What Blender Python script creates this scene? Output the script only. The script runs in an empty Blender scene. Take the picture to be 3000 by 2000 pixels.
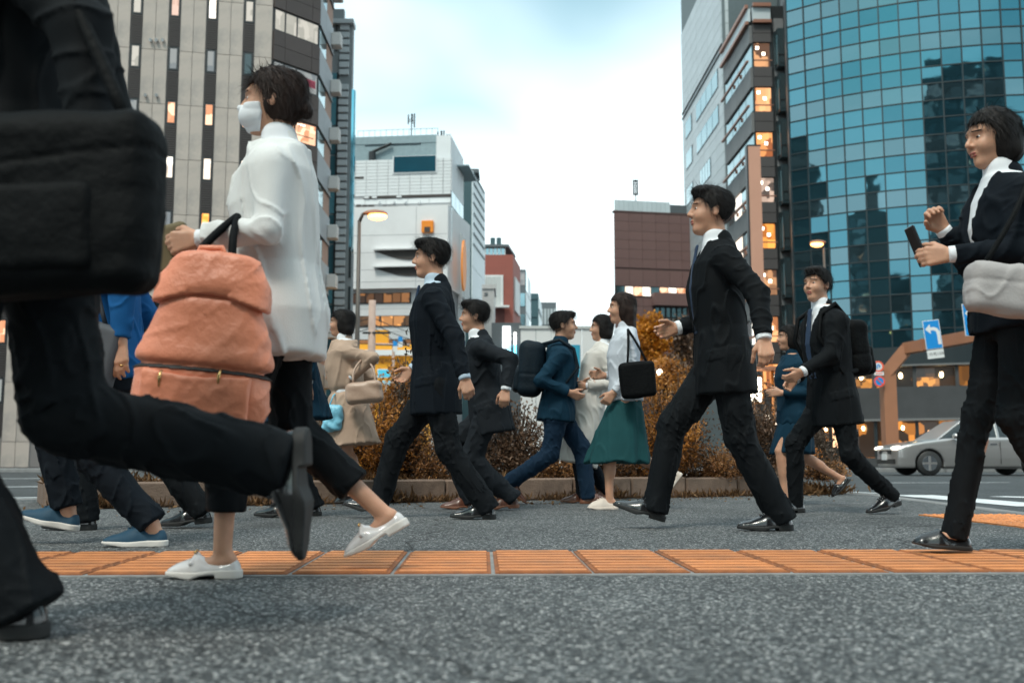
import bpy, bmesh, math, random, time
import numpy as np
from mathutils import Matrix, Vector
T_START = time.time()
scene = bpy.context.scene
COL = scene.collection
# ------------------------------------------------------------------ camera, sky, sun, exposure
CAM_H, PITCH, FPX = 0.34, math.radians(6.654), 3000.0
cam_d = bpy.data.cameras.new('camera')
cam_d.lens, cam_d.sensor_width, cam_d.sensor_fit = 36.0, 36.0, 'HORIZONTAL'
cam_d.clip_start, cam_d.clip_end = 0.05, 3000
cam_d.dof.use_dof, cam_d.dof.focus_distance, cam_d.dof.aperture_fstop = True, 5.4, 3.4
cam = bpy.data.objects.new('camera', cam_d); COL.objects.link(cam)
cam.location = (0, 0, CAM_H); cam.rotation_euler = (math.pi/2 + PITCH, 0, 0)
scene.camera = cam
SUN_EL, SUN_AZ = math.radians(56), math.radians(205)      # azimuth from +Y towards +X
world = bpy.data.worlds.new('World'); scene.world = world; world.use_nodes = True
def build_world():
    nt = world.node_tree; N, L = nt.nodes, nt.links; N.clear()
    out = N.new('ShaderNodeOutputWorld'); bg = N.new('ShaderNodeBackground'); bg.inputs[1].default_value = 0.1
    sky = N.new('ShaderNodeTexSky'); sky.sky_type = 'NISHITA'; sky.sun_disc = False
    sky.sun_elevation = SUN_EL; sky.sun_rotation = SUN_AZ; sky.dust_density = 2.0
    tc = N.new('ShaderNodeTexCoord'); sep = N.new('ShaderNodeSeparateXYZ'); L.new(tc.outputs['Generated'], sep.inputs[0])
    # flatten the dome so that the clouds stretch towards the horizon
    addz = N.new('ShaderNodeMath'); addz.operation = 'ADD'; addz.inputs[1].default_value = 0.22
    absz = N.new('ShaderNodeMath'); absz.operation = 'ABSOLUTE'; L.new(sep.outputs[2], absz.inputs[0]); L.new(absz.outputs[0], addz.inputs[0])
    comb = N.new('ShaderNodeCombineXYZ')
    for i in (0, 1):
        dv = N.new('ShaderNodeMath'); dv.operation = 'DIVIDE'; L.new(sep.outputs[i], dv.inputs[0]); L.new(addz.outputs[0], dv.inputs[1]); L.new(dv.outputs[0], comb.inputs[i])
    comb.inputs[2].default_value = 3.7
    nz = N.new('ShaderNodeTexNoise'); nz.inputs['Scale'].default_value = 1.0; nz.inputs['Detail'].default_value = 3.5; nz.inputs['Roughness'].default_value = 0.42
    nz.inputs['Distortion'].default_value = 0.4
    L.new(comb.outputs[0], nz.inputs['Vector'])
    # cloud cover: patchy overhead, closing to an even white towards the horizon
    cov = N.new('ShaderNodeMapRange'); cov.inputs[1].default_value = 0.34; cov.inputs[2].default_value = 0.72; cov.interpolation_type = 'SMOOTHSTEP'
    L.new(nz.outputs[0], cov.inputs[0])
    hz = N.new('ShaderNodeMapRange'); hz.inputs[1].default_value = 0.40; hz.inputs[2].default_value = 0.22; hz.interpolation_type = 'SMOOTHSTEP'
    L.new(sep.outputs[2], hz.inputs[0])
    mx = N.new('ShaderNodeMath'); mx.operation = 'MAXIMUM'; L.new(cov.outputs[0], mx.inputs[0]); L.new(hz.outputs[0], mx.inputs[1])
    thin = N.new('ShaderNodeMapRange'); thin.inputs[3].default_value = 0.12; thin.inputs[4].default_value = 1.0; L.new(mx.outputs[0], thin.inputs[0])
    mix = N.new('ShaderNodeMix'); mix.data_type = 'RGBA'
    L.new(thin.outputs[0], mix.inputs['Factor']); tint = N.new('ShaderNodeMix'); tint.data_type = 'RGBA'; tint.blend_type = 'MULTIPLY'; tint.inputs['Factor'].default_value = 1; tint.inputs[7].default_value = (.85, 1.34, 1.05, 1)
    L.new(sky.outputs[0], tint.inputs[6]); L.new(tint.outputs[2], mix.inputs[6])
    mix.inputs[7].default_value = (8.6, 9.9, 10.2, 1)
    L.new(mix.outputs[2], bg.inputs[0]); L.new(bg.outputs[0], out.inputs[0])
build_world()
sun_d = bpy.data.lights.new('sun', 'SUN'); sun_d.energy = 1.3; sun_d.angle = math.radians(14); sun_d.color = (1.0, 0.93, 0.84)
sun = bpy.data.objects.new('sun', sun_d); COL.objects.link(sun)
_sd = Vector((math.sin(SUN_AZ)*math.cos(SUN_EL), math.cos(SUN_AZ)*math.cos(SUN_EL), math.sin(SUN_EL)))
sun.rotation_euler = _sd.to_track_quat('Z', 'Y').to_euler()
vs = scene.view_settings; vs.view_transform = 'Standard'; vs.look = 'None'; vs.exposure = 0.85; vs.gamma = 1.0; vs.use_curve_mapping = False
scene.render.engine = 'CYCLES'; scene.cycles.use_denoising = True; scene.cycles.max_bounces = 6; scene.cycles.use_adaptive_sampling = True
scene.cycles.glossy_bounces = 4; scene.cycles.diffuse_bounces = 3; scene.cycles.sample_clamp_indirect = 6.0
# ------------------------------------------------------------------ picture -> place
CT, ST = math.cos(PITCH), math.sin(PITCH)
def ray(px, py):
    u, v = (px-1500)/FPX, (1000-py)/FPX
    return np.array([u, CT - v*ST, ST + v*CT])
def at(px, py, Y):                       # the point seen at (px, py) that lies Y metres down the street
    d = ray(px, py); k = Y/d[1]
    return np.array([d[0]*k, Y, CAM_H + d[2]*k])
def ground(px, py, z=0.0):
    d = ray(px, py); k = (z-CAM_H)/d[2]
    return np.array([d[0]*k, d[1]*k, z])
def X_at(px, Y, z=0.0):                  # world x of image column px at depth Y and height z
    return (px-1500)/FPX*(Y*CT + (z-CAM_H)*ST)
# ------------------------------------------------------------------ objects
WM = {}
def unit(v): v = np.asarray(v, float); return v/(np.linalg.norm(v)+1e-12)
def link(o, parent=None, M=None):
    COL.objects.link(o)
    M = Matrix.Identity(4) if M is None else M
    WM[o.name] = M
    if parent is not None:
        o.parent = parent
        o.matrix_parent_inverse = WM[parent.name].inverted()
    o.matrix_basis = M
    return o
def tag(o, label=None, cat=None, group=None, kind=None):
    if label: o['label'] = label
    if cat: o['category'] = cat
    if group: o['group'] = group
    if kind: o['kind'] = kind
    return o
def thing(name, label, cat, loc=(0, 0, 0), group=None):
    o = bpy.data.objects.new(name, None); o.empty_display_size = 0.2
    link(o, None, Matrix.Translation(Vector([float(c) for c in loc])))
    return tag(o, label, cat, group)
def mesh_from(name, verts, faces, mat=None, smooth=False):
    me = bpy.data.meshes.new(name)
    v = np.asarray(verts, dtype=np.float32)
    if isinstance(faces, np.ndarray) and faces.ndim == 2:
        k = faces.shape[1]; nf = len(faces)
        me.vertices.add(len(v)); me.vertices.foreach_set('co', v.ravel())
        me.loops.add(nf*k); me.loops.foreach_set('vertex_index', faces.astype(np.int32).ravel())
        me.polygons.add(nf); me.polygons.foreach_set('loop_start', np.arange(0, nf*k, k, dtype=np.int32))
        me.update(calc_edges=True)
    else:
        me.from_pydata([tuple(map(float, p)) for p in v], [], [list(map(int, f)) for f in faces])
    if mat: me.materials.append(mat)
    if smooth: me.polygons.foreach_set('use_smooth', np.ones(len(me.polygons), dtype=bool))
    me.update()
    return me
def obj(name, me, parent=None, M=None):
    return link(bpy.data.objects.new(name, me), parent, M)
def mobj(name, verts, faces, mat, parent=None, smooth=False, origin=None):
    """mesh given in world coordinates; its origin is put at `origin`"""
    v = np.asarray(verts, dtype=np.float64)
    M = None
    if origin is not None:
        v = v - np.asarray(origin); M = Matrix.Translation(Vector([float(c) for c in origin]))
    return obj(name, mesh_from(name, v, faces, mat, smooth), parent, M)
_boxes = {}
def box_mesh(sx, sy, sz, mat, bev=0.0):
    key = (round(sx, 3), round(sy, 3), round(sz, 3), mat.name, bev)
    if key not in _boxes:
        bm = bmesh.new(); bmesh.ops.create_cube(bm, size=1.0)
        for v in bm.verts: v.co = Vector((v.co.x*sx, v.co.y*sy, v.co.z*sz))
        if bev > 0: bmesh.ops.bevel(bm, geom=bm.edges[:], offset=bev, segments=1, affect='EDGES')
        me = bpy.data.meshes.new('box'); bm.to_mesh(me); bm.free(); me.materials.append(mat); _boxes[key] = me
    return _boxes[key]
def box(name, mat, parent, c, size, rz=0.0, bev=0.0, extra=None):
    M = Matrix.Translation(Vector([float(a) for a in c])) @ Matrix.Rotation(rz, 4, 'Z')
    if extra is not None: M = M @ extra
    return obj(name, box_mesh(*[float(a) for a in size], mat, bev), parent, M)
def prism(name, mat, parent, pts, z0, z1, origin=None):
    n = len(pts)
    a = sum(pts[i][0]*pts[(i+1) % n][1]-pts[(i+1) % n][0]*pts[i][1] for i in range(n))
    if a < 0: pts = pts[::-1]
    v = [(p[0], p[1], z0) for p in pts] + [(p[0], p[1], z1) for p in pts]
    f = [list(range(n))[::-1], list(range(n, 2*n))] + [[i, (i+1) % n, n+(i+1) % n, n+i] for i in range(n)]
    return mobj(name, v, f, mat, parent, origin=origin)
def tube_vf(pts, rad, seg=8, cap=True):
    pts = [np.asarray(p, float) for p in pts]; n = len(pts)
    rad = rad if hasattr(rad, '__len__') else [rad]*n
    V, F = [], []; up = None
    for i, p in enumerate(pts):
        t = pts[min(i+1, n-1)]-pts[max(i-1, 0)]; t = t/(np.linalg.norm(t)+1e-9)
        if up is None:
            up = np.array([0, 0, 1.]) if abs(t[2]) < .9 else np.array([1., 0, 0])
        s = np.cross(t, up); s /= np.linalg.norm(s)+1e-9; up = np.cross(s, t)
        for k in range(seg):
            a = 2*math.pi*k/seg
            V.append(p + rad[i]*(math.cos(a)*s + math.sin(a)*up))
    for i in range(n-1):
        for k in range(seg):
            k2 = (k+1) % seg
            F.append([i*seg+k, i*seg+k2, (i+1)*seg+k2, (i+1)*seg+k])
    if cap: F += [list(range(seg))[::-1], list(range((n-1)*seg, n*seg))]
    return V, F
def tube(name, mat, parent, pts, rad, seg=8, origin=None):
    V, F = tube_vf(pts, rad, seg); return mobj(name, V, F, mat, parent, smooth=True, origin=origin)
def joined(parts):
    V, F = [], []
    for v, f in parts:
        o = len(V); V += list(v); F += [[o+i for i in q] for q in f]
    return V, F
def box_vf(c, size, rz=0.0):
    cx, cy, cz = c; hx, hy, hz = [s/2 for s in size]; ca, sa = math.cos(rz), math.sin(rz)
    V = []
    for dz in (-hz, hz):
        for dx, dy in ((-hx, -hy), (hx, -hy), (hx, hy), (-hx, hy)):
            V.append((cx+dx*ca-dy*sa, cy+dx*sa+dy*ca, cz+dz))
    return V, [[3, 2, 1, 0], [4, 5, 6, 7], [0, 1, 5, 4], [1, 2, 6, 5], [2, 3, 7, 6], [3, 0, 4, 7]]
# ------------------------------------------------------------------ materials
def mat(name, col, rough=0.6, metal=0.0, spec=0.5, var=0.0, vscale=3.0, rand=0.0, bump=0.0, bscale=40.0, bstretch=None,
        coat=0.0, sheen=0.0, emit=None, estr=0.0, dirt=None, dscale=0.6):
    m = bpy.data.materials.new(name); m.use_nodes = True
    nt = m.node_tree; N, L = nt.nodes, nt.links; b = N['Principled BSDF']
    b.inputs['Base Color'].default_value = (*col, 1); b.inputs['Roughness'].default_value = rough; b.inputs['Metallic'].default_value = metal
    b.inputs['Specular IOR Level'].default_value = spec
    if coat: b.inputs['Coat Weight'].default_value = coat; b.inputs['Coat Roughness'].default_value = 0.08
    if sheen: b.inputs['Sheen Weight'].default_value = sheen; b.inputs['Sheen Roughness'].default_value = 0.5
    tc = N.new('ShaderNodeTexCoord'); vec = tc.outputs['Object']
    cur = None
    if var or dirt or rand:
        rgb = N.new('ShaderNodeRGB'); rgb.outputs[0].default_value = (*col, 1); cur = rgb.outputs[0]
    if var:
        nz = N.new('ShaderNodeTexNoise'); nz.inputs['Scale'].default_value = vscale; nz.inputs['Detail'].default_value = 6; L.new(vec, nz.inputs['Vector'])
        mr = N.new('ShaderNodeMapRange'); mr.inputs[1].default_value = .25; mr.inputs[2].default_value = .75
        mr.inputs[3].default_value = 1-var; mr.inputs[4].default_value = 1+var; L.new(nz.outputs[0], mr.inputs[0])
        ml = N.new('ShaderNodeMix'); ml.data_type = 'RGBA'; ml.blend_type = 'MULTIPLY'; ml.inputs['Factor'].default_value = 1
        L.new(cur, ml.inputs[6]); L.new(mr.outputs[0], ml.inputs[7]); cur = ml.outputs[2]
    if dirt:
        nz = N.new('ShaderNodeTexNoise'); nz.inputs['Scale'].default_value = dscale; nz.inputs['Detail'].default_value = 8; nz.inputs['Roughness'].default_value = .65
        L.new(vec, nz.inputs['Vector'])
        mr = N.new('ShaderNodeMapRange'); mr.inputs[1].default_value = .48; mr.inputs[2].default_value = .75; L.new(nz.outputs[0], mr.inputs[0])
        ml = N.new('ShaderNodeMix'); ml.data_type = 'RGBA'; L.new(mr.outputs[0], ml.inputs['Factor']); L.new(cur, ml.inputs[6]); ml.inputs[7].default_value = (*dirt, 1); cur = ml.outputs[2]
    if rand:
        oi = N.new('ShaderNodeObjectInfo'); mr = N.new('ShaderNodeMapRange'); mr.inputs[3].default_value = 1-rand; mr.inputs[4].default_value = 1+rand
        L.new(oi.outputs['Random'], mr.inputs[0])
        ml = N.new('ShaderNodeMix'); ml.data_type = 'RGBA'; ml.blend_type = 'MULTIPLY'; ml.inputs['Factor'].default_value = 1
        L.new(cur, ml.inputs[6]); L.new(mr.outputs[0], ml.inputs[7]); cur = ml.outputs[2]
    if cur is not None: L.new(cur, b.inputs['Base Color'])
    if bump:
        nz = N.new('ShaderNodeTexNoise'); nz.inputs['Scale'].default_value = bscale; nz.inputs['Detail'].default_value = 4
        if bstretch:
            mp = N.new('ShaderNodeMapping'); mp.inputs['Scale'].default_value = bstretch; L.new(vec, mp.inputs[0]); L.new(mp.outputs[0], nz.inputs['Vector'])
        else: L.new(vec, nz.inputs['Vector'])
        bp = N.new('ShaderNodeBump'); bp.inputs['Strength'].default_value = bump; bp.inputs['Distance'].default_value = 0.5/bscale
        L.new(nz.outputs[0], bp.inputs['Height']); L.new(bp.outputs[0], b.inputs['Normal'])
    if emit: b.inputs['Emission Color'].default_value = (*emit, 1); b.inputs['Emission Strength'].default_value = estr
    return m
def lit_mat(name, c1, c2, s, scale=(1.2, 1.2, 0.8), lo=.35, hi=.65):
    """a window with a lit room behind it: patchy light on dark glass"""
    m = mat(name, (.02, .02, .02), .15); nt = m.node_tree; N, L = nt.nodes, nt.links; b = N['Principled BSDF']
    tc = N.new('ShaderNodeTexCoord'); oi = N.new('ShaderNodeObjectInfo')
    ad = N.new('ShaderNodeVectorMath'); ad.operation = 'ADD'; L.new(tc.outputs['Object'], ad.inputs[0])
    mu = N.new('ShaderNodeMath'); mu.operation = 'MULTIPLY'; mu.inputs[1].default_value = 40; L.new(oi.outputs['Random'], mu.inputs[0]); L.new(mu.outputs[0], ad.inputs[1])
    mp = N.new('ShaderNodeMapping'); mp.inputs['Scale'].default_value = scale; L.new(ad.outputs[0], mp.inputs[0])
    vo = N.new('ShaderNodeTexVoronoi'); vo.distance = 'CHEBYCHEV'; vo.inputs['Scale'].default_value = 1; L.new(mp.outputs[0], vo.inputs['Vector'])
    bw = N.new('ShaderNodeSeparateColor'); L.new(vo.outputs['Color'], bw.inputs[0])
    mr = N.new('ShaderNodeMapRange'); mr.inputs[1].default_value = lo; mr.inputs[2].default_value = hi; L.new(bw.outputs[0], mr.inputs[0])
    mx = N.new('ShaderNodeMix'); mx.data_type = 'RGBA'; mx.inputs[6].default_value = (*c1, 1); mx.inputs[7].default_value = (*c2, 1); L.new(mr.outputs[0], mx.inputs['Factor'])
    L.new(mx.outputs[2], b.inputs['Emission Color']); b.inputs['Emission Strength'].default_value = s
    return m
def glow(name, col, s): return mat(name, (.8, .8, .8), .4, emit=col, estr=s)
def stone_mat(name, cols, cell, bump=0.6, patch=0.3, rough=0.85):
    """asphalt: small stones of different greys bound in a dark matrix"""
    m = mat(name, (.1, .1, .1), rough, spec=.35); nt = m.node_tree; N, L = nt.nodes, nt.links; b = N['Principled BSDF']
    tc = N.new('ShaderNodeTexCoord')
    vo = N.new('ShaderNodeTexVoronoi'); vo.inputs['Scale'].default_value = cell; vo.inputs['Randomness'].default_value = 1; L.new(tc.outputs['Object'], vo.inputs['Vector'])
    sp = N.new('ShaderNodeSeparateColor'); L.new(vo.outputs['Color'], sp.inputs[0])
    cr = N.new('ShaderNodeValToRGB'); e = cr.color_ramp.elements
    while len(e) < len(cols): e.new(.5)
    for i, (p, c) in enumerate(cols): e[i].position = p; e[i].color = (*c, 1)
    L.new(sp.outputs[0], cr.inputs[0])
    nz = N.new('ShaderNodeTexNoise'); nz.inputs['Scale'].default_value = 1.1; nz.inputs['Detail'].default_value = 7; nz.inputs['Roughness'].default_value = .6; L.new(tc.outputs['Object'], nz.inputs['Vector'])
    mr = N.new('ShaderNodeMapRange'); mr.inputs[1].default_value = .3; mr.inputs[2].default_value = .7; mr.inputs[3].default_value = 1-patch; mr.inputs[4].default_value = 1+patch; L.new(nz.outputs[0], mr.inputs[0])
    st = N.new('ShaderNodeTexNoise'); st.inputs['Scale'].default_value = .55; st.inputs['Detail'].default_value = 4; st.inputs['Distortion'].default_value = .8; L.new(tc.outputs['Object'], st.inputs['Vector'])
    sm = N.new('ShaderNodeMapRange'); sm.inputs[1].default_value = .56; sm.inputs[2].default_value = .72; sm.inputs[3].default_value = 1.0; sm.inputs[4].default_value = .62; L.new(st.outputs[0], sm.inputs[0])
    gm = N.new('ShaderNodeTexVoronoi'); gm.inputs['Scale'].default_value = 2.6; L.new(tc.outputs['Object'], gm.inputs['Vector'])
    gs_ = N.new('ShaderNodeMapRange'); gs_.inputs[1].default_value = .030; gs_.inputs[2].default_value = .055; gs_.inputs[3].default_value = .45; gs_.inputs[4].default_value = 1.0; L.new(gm.outputs['Distance'], gs_.inputs[0])
    wn = N.new('ShaderNodeTexNoise'); wn.inputs['Scale'].default_value = 2.2; wn.inputs['Detail'].default_value = 6; L.new(tc.outputs['Object'], wn.inputs['Vector'])
    wv = N.new('ShaderNodeVectorMath'); wv.operation = 'MULTIPLY_ADD'; L.new(wn.outputs['Color'], wv.inputs[0]); wv.inputs[1].default_value = (.5, .5, 0); L.new(tc.outputs['Object'], wv.inputs[2])
    ck = N.new('ShaderNodeTexVoronoi'); ck.feature = 'DISTANCE_TO_EDGE'; ck.inputs['Scale'].default_value = .42; L.new(wv.outputs[0], ck.inputs['Vector'])
    cm = N.new('ShaderNodeMapRange'); cm.inputs[1].default_value = .0015; cm.inputs[2].default_value = .0042; cm.inputs[3].default_value = .3; cm.inputs[4].default_value = 1.0; L.new(ck.outputs['Distance'], cm.inputs[0])
    m3 = N.new('ShaderNodeMath'); m3.operation = 'MULTIPLY'; L.new(cm.outputs[0], m3.inputs[0]); L.new(gs_.outputs[0], m3.inputs[1]); gs_ = m3
    m1 = N.new('ShaderNodeMath'); m1.operation = 'MULTIPLY'; L.new(sm.outputs[0], m1.inputs[0]); L.new(gs_.outputs[0], m1.inputs[1])
    m2 = N.new('ShaderNodeMath'); m2.operation = 'MULTIPLY'; L.new(m1.outputs[0], m2.inputs[0]); L.new(mr.outputs[0], m2.inputs[1]); mr = m2
    gap = N.new('ShaderNodeMapRange'); gap.inputs[1].default_value = .25; gap.inputs[2].default_value = .6; gap.inputs[3].default_value = 1.0; gap.inputs[4].default_value = .35; L.new(vo.outputs['Distance'], gap.inputs[0])
    m0 = N.new('ShaderNodeMath'); m0.operation = 'MULTIPLY'; L.new(mr.outputs[0], m0.inputs[0]); L.new(gap.outputs[0], m0.inputs[1])
    ml = N.new('ShaderNodeMix'); ml.data_type = 'RGBA'; ml.blend_type = 'MULTIPLY'; ml.inputs['Factor'].default_value = 1
    L.new(cr.outputs[0], ml.inputs[6]); L.new(m0.outputs[0], ml.inputs[7]); L.new(ml.outputs[2], b.inputs['Base Color'])
    bp = N.new('ShaderNodeBump'); bp.invert = True; bp.inputs['Strength'].default_value = bump; bp.inputs['Distance'].default_value = .4/cell
    L.new(vo.outputs['Distance'], bp.inputs['Height']); L.new(bp.outputs[0], b.inputs['Normal'])
    return m
def leaf_mat(name, c0, c1, c2, rough=.45):
    m = mat(name, c1, rough); nt = m.node_tree; N, L = nt.nodes, nt.links; b = N['Principled BSDF']
    a = N.new('ShaderNodeAttribute'); a.attribute_name = 'tint'
    cr = N.new('ShaderNodeValToRGB'); e = cr.color_ramp.elements; e.new(.5)
    for i, c in enumerate((c0, c1, c2)): e[i].position = (0, .5, 1)[i]; e[i].color = (*c, 1)
    L.new(a.outputs['Fac'], cr.inputs[0]); L.new(cr.outputs[0], b.inputs['Base Color'])
    tl = N.new('ShaderNodeBsdfTranslucent'); L.new(cr.outputs[0], tl.inputs[0]); ms = N.new('ShaderNodeMixShader'); ms.inputs[0].default_value = .38
    L.new(b.outputs[0], ms.inputs[1]); L.new(tl.outputs[0], ms.inputs[2]); L.new(ms.outputs[0], N['Material Output'].inputs[0])
    return m
# ------------------------------------------------------------------ ground, road, pavement
random.seed(11); RNG = np.random.RandomState(11)
M_PAVE = stone_mat('pavement_asphalt', [(0, (.024, .027, .029)), (.28, (.058, .064, .068)), (.60, (.140, .150, .156)), (.86, (.29, .30, .30)), (1, (.70, .69, .67))], 132, 1.0, .20, .75)
M_ROAD = stone_mat('road_asphalt', [(0, (.05, .056, .06)), (.5, (.085, .095, .10)), (1, (.15, .16, .168))], 90, .5, .18, .7)
M_GROUND = mat('ground', (.09, .095, .10), .9, var=.25, vscale=.4)
M_PAINT = mat('road_paint', (.70, .72, .73), .6, var=.12, vscale=6, dirt=(.30, .31, .32), dscale=3.0)
M_KERB = mat('kerb_stone', (.20, .135, .10), .85, var=.25, vscale=5, rand=.14, bump=.7, bscale=70, dirt=(.07, .048, .035), dscale=4)
M_KERBG = mat('grey_kerb', (.20, .20, .20), .8, var=.2, vscale=5, rand=.1, bump=.5, bscale=60)
M_TACT = mat('tactile_tile', (.60, .215, .066), .62, var=.22, vscale=16, rand=.16, bump=.5, bscale=150, dirt=(.32, .125, .05), dscale=4.5)
M_TACTB = mat('tile_dirt_and_shade', (.30, .10, .032), .85, var=.3, vscale=12, rand=.1, dirt=(.07, .045, .03), dscale=5)  # groove dirt; on the bar sides this darker tone paints their shade
M_JOINT = mat('mortar', (.24, .24, .235), .9, var=.25, vscale=20, bump=.5, bscale=120)
M_SOIL = mat('soil', (.035, .024, .017), .95, bump=.8, bscale=40, var=.4, vscale=9)
def sheet(name, m, pts, z, kind='structure', thick=0.0):
    if thick: o = prism(name, m, None, pts, z-thick, z)
    else: o = mobj(name, [(x, y, z) for x, y in pts], [list(range(len(pts)))], m)
    return tag(o, kind=kind)
sheet('ground', M_GROUND, [(-1500, -600), (1500, -600), (1500, 2600), (-1500, 2600)], -.06)
sheet('road', M_ROAD, [(-120, -20), (160, -20), (160, 260), (-120, 260)], -.03)
# the pavement corner: its edge runs away on the right and closes behind the planter
EDGE = [(2.9, -6), (3.05, 4.0), (3.22, 6.4), (3.46, 9.0), (3.62, 10.6), (3.25, 11.6), (1.6, 11.9), (-.6, 11.2), (-3.6, 9.6), (-5.4, 8.6), (-9, 8.3), (-12, 8.2), (-12, -6)]
sheet('pavement', M_PAVE, EDGE, 0.0, thick=.05)
kp = thing('kerb', None, None); kp['kind'] = 'structure'
acc = []
for (x0, y0), (x1, y1) in list(zip(EDGE[:-1], EDGE[1:]))[:11]:
    L = math.hypot(x1-x0, y1-y0); n = max(1, round(L/.6)); a = math.atan2(y1-y0, x1-x0)
    for i in range(n):
        t = (i+.5)/n; cx, cy = x0+(x1-x0)*t, y0+(y1-y0)*t
        ox, oy = math.sin(a)*.062, -math.cos(a)*.062
        box('kerb_stone', M_KERBG, kp, (cx+ox, cy+oy, -.028), (L/n-.008, .12, .07), a, .008)
# painted lines on the road (right of the pavement and behind the planter)
def stripe(x0, y0, x1, y1, w, z=-.026):
    a = math.atan2(y1-y0, x1-x0); dx, dy = -math.sin(a)*w/2, math.cos(a)*w/2
    o = sheet('road_marking', M_PAINT, [(x0-dx, y0-dy), (x1-dx, y1-dy), (x1+dx, y1+dy), (x0+dx, y0+dy)], z)
g = lambda px, py: ground(px, py, -.026)
a, b = g(2672, 1449), g(3060, 1482); stripe(a[0], a[1], b[0], b[1], .45)
a, b = g(2920, 1453), g(3150, 1460); stripe(a[0], a[1], b[0], b[1], .30)
a, b = g(2495, 1440), g(2572, 1444); stripe(a[0], a[1], b[0], b[1], .12)
for y, w in ((1502, .25), (1456, .16), (1424, .25), (1400, .3)):
    a, b = g(-400, y+6), g(330, y-2); stripe(a[0], a[1], b[0], b[1], w)
for k in range(7): stripe(6+k*5.2, 17.5, 8.6+k*5.2, 17.9, .15)
# ------------------------------------------------------------------ guide tiles let into the asphalt
def tile_mesh(w, d, bars, name='guide_tile'):
    parts = [box_vf((0, 0, .000), (w-.012, d-.008, .012))]
    bd = d/bars
    for i in range(bars):
        y = -d/2+bd*(i+.5); wl = w-.03; h0, h1 = .006, .0110; b0, b1 = bd*.40, bd*.32
        V = [(-wl/2, y-b0, h0), (wl/2, y-b0, h0), (wl/2, y+b0, h0), (-wl/2, y+b0, h0), (-wl/2+.004, y-b1, h1), (wl/2-.004, y-b1, h1), (wl/2-.004, y+b1, h1), (-wl/2+.004, y+b1, h1)]
        parts.append((V, [[4, 5, 6, 7], [0, 1, 5, 4], [1, 2, 6, 5], [2, 3, 7, 6], [3, 0, 4, 7]]))
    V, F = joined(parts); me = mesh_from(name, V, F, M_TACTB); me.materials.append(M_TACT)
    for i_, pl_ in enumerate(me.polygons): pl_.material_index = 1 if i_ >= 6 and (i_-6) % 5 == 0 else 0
    return me
gs = thing('tactile_paving', 'orange ribbed guide tiles crossing the pavement in a line', 'tactile paving', (0, 3.5, 0))
SL = .030; Y0 = 3.50; DEP = .735; TW = .303
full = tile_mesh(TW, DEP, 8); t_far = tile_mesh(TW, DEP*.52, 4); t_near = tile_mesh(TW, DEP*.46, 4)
bed = box('mortar_bed', M_JOINT, gs, (0, Y0, -.020), (8.4, DEP+.05, .048), SL)
for i in range(-13, 13):
    x = i*TW+.083; base = Matrix.Translation((0, Y0, 0)) @ Matrix.Rotation(SL, 4, 'Z')
    jit = lambda: Matrix.Translation((x+random.uniform(-.002, .002), random.uniform(-.003, .003), .0005+random.uniform(0, .002))) @ Matrix.Rotation(random.uniform(-.004, .004), 4, 'Z')
    if i in (1, 2, -6, 7):
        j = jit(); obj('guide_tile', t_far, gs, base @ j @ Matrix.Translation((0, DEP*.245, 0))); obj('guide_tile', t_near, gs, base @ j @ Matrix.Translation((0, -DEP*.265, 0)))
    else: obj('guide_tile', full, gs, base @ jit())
# warning tiles near the crossing at the right
ws = thing('warning_paving', 'orange warning tiles with studs by the road edge', 'tactile paving', (2.7, 5.5, 0))
parts = [box_vf((0, 0, 0), (.292, .292, .012))]
for i in range(5):
    for j in range(5):
        cx, cy = -.116+.058*i, -.116+.058*j; n = 8
        V = [(cx+.015*math.cos(2*math.pi*k/n), cy+.015*math.sin(2*math.pi*k/n), .006) for k in range(n)]+[(cx+.010*math.cos(2*math.pi*k/n), cy+.010*math.sin(2*math.pi*k/n), .011) for k in range(n)]
        parts.append((V, [[k, (k+1) % n, n+(k+1) % n, n+k] for k in range(n)]+[list(range(n, 2*n))]))
wm = mesh_from('warning_tile', *joined(parts), M_TACT)
for i in range(3):
    for j in range(5):
        x = 2.66+i*.3-j*.01; y = 5.25+j*.3
        if x+.15 < 3.0+.04*(y-4): obj('warning_tile', wm, ws, Matrix.Translation((x+.10, y-.05, .001)) @ Matrix.Rotation(.10, 4, 'Z'))
# ------------------------------------------------------------------ buildings
class Fac:
    """a facade: a vertical plane through (x, y) running along t"""
    def __init__(s, p, t):
        s.o = np.array([p[0], p[1]]); s.t = np.array(t, float)/np.hypot(*t); s.n = np.array([s.t[1], -s.t[0]])
        s.a = math.atan2(s.t[1], s.t[0])
        s.sg = 1.0 if s.n@(-s.o) > 0 else -1.0; s.n = s.n*s.sg
    def uz(s, px, py):
        d = ray(px, py); k = (s.o@s.n)/(d[:2]@s.n); q = d*k
        return (q[:2]-s.o)@s.t, CAM_H+q[2]
    def pt(s, u, d=0.0): return s.o+s.t*u+s.n*d
    def box(s, name, m, par, u0, u1, z0, z1, d0, d1, bev=0.0, extra=None):
        c = s.pt((u0+u1)/2, (d0+d1)/2); return box(name, m, par, (c[0], c[1], (z0+z1)/2), (abs(u1-u0), abs(d1-d0), z1-z0), s.a, bev, extra)
    def window(s, par, u0, u1, z0, z1, mf, mp, fr=.07, d=.06, mull=(), name='window'):
        w = s.box(name, mf, par, u0, u1, z0, z1, d-.05, d)
        s.box('pane', mp, w, u0+fr, u1-fr, z0+fr, z1-fr, d+.004, d+.02)
        for k in mull:
            uu = u0+(u1-u0)*k; s.box('mullion', mf, w, uu-fr*.5, uu+fr*.5, z0+fr, z1-fr, d+.021, d+.045)
        return w
def vp_dir(vx): return ((vx-1500)/FPX*CT, 1.0)
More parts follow.
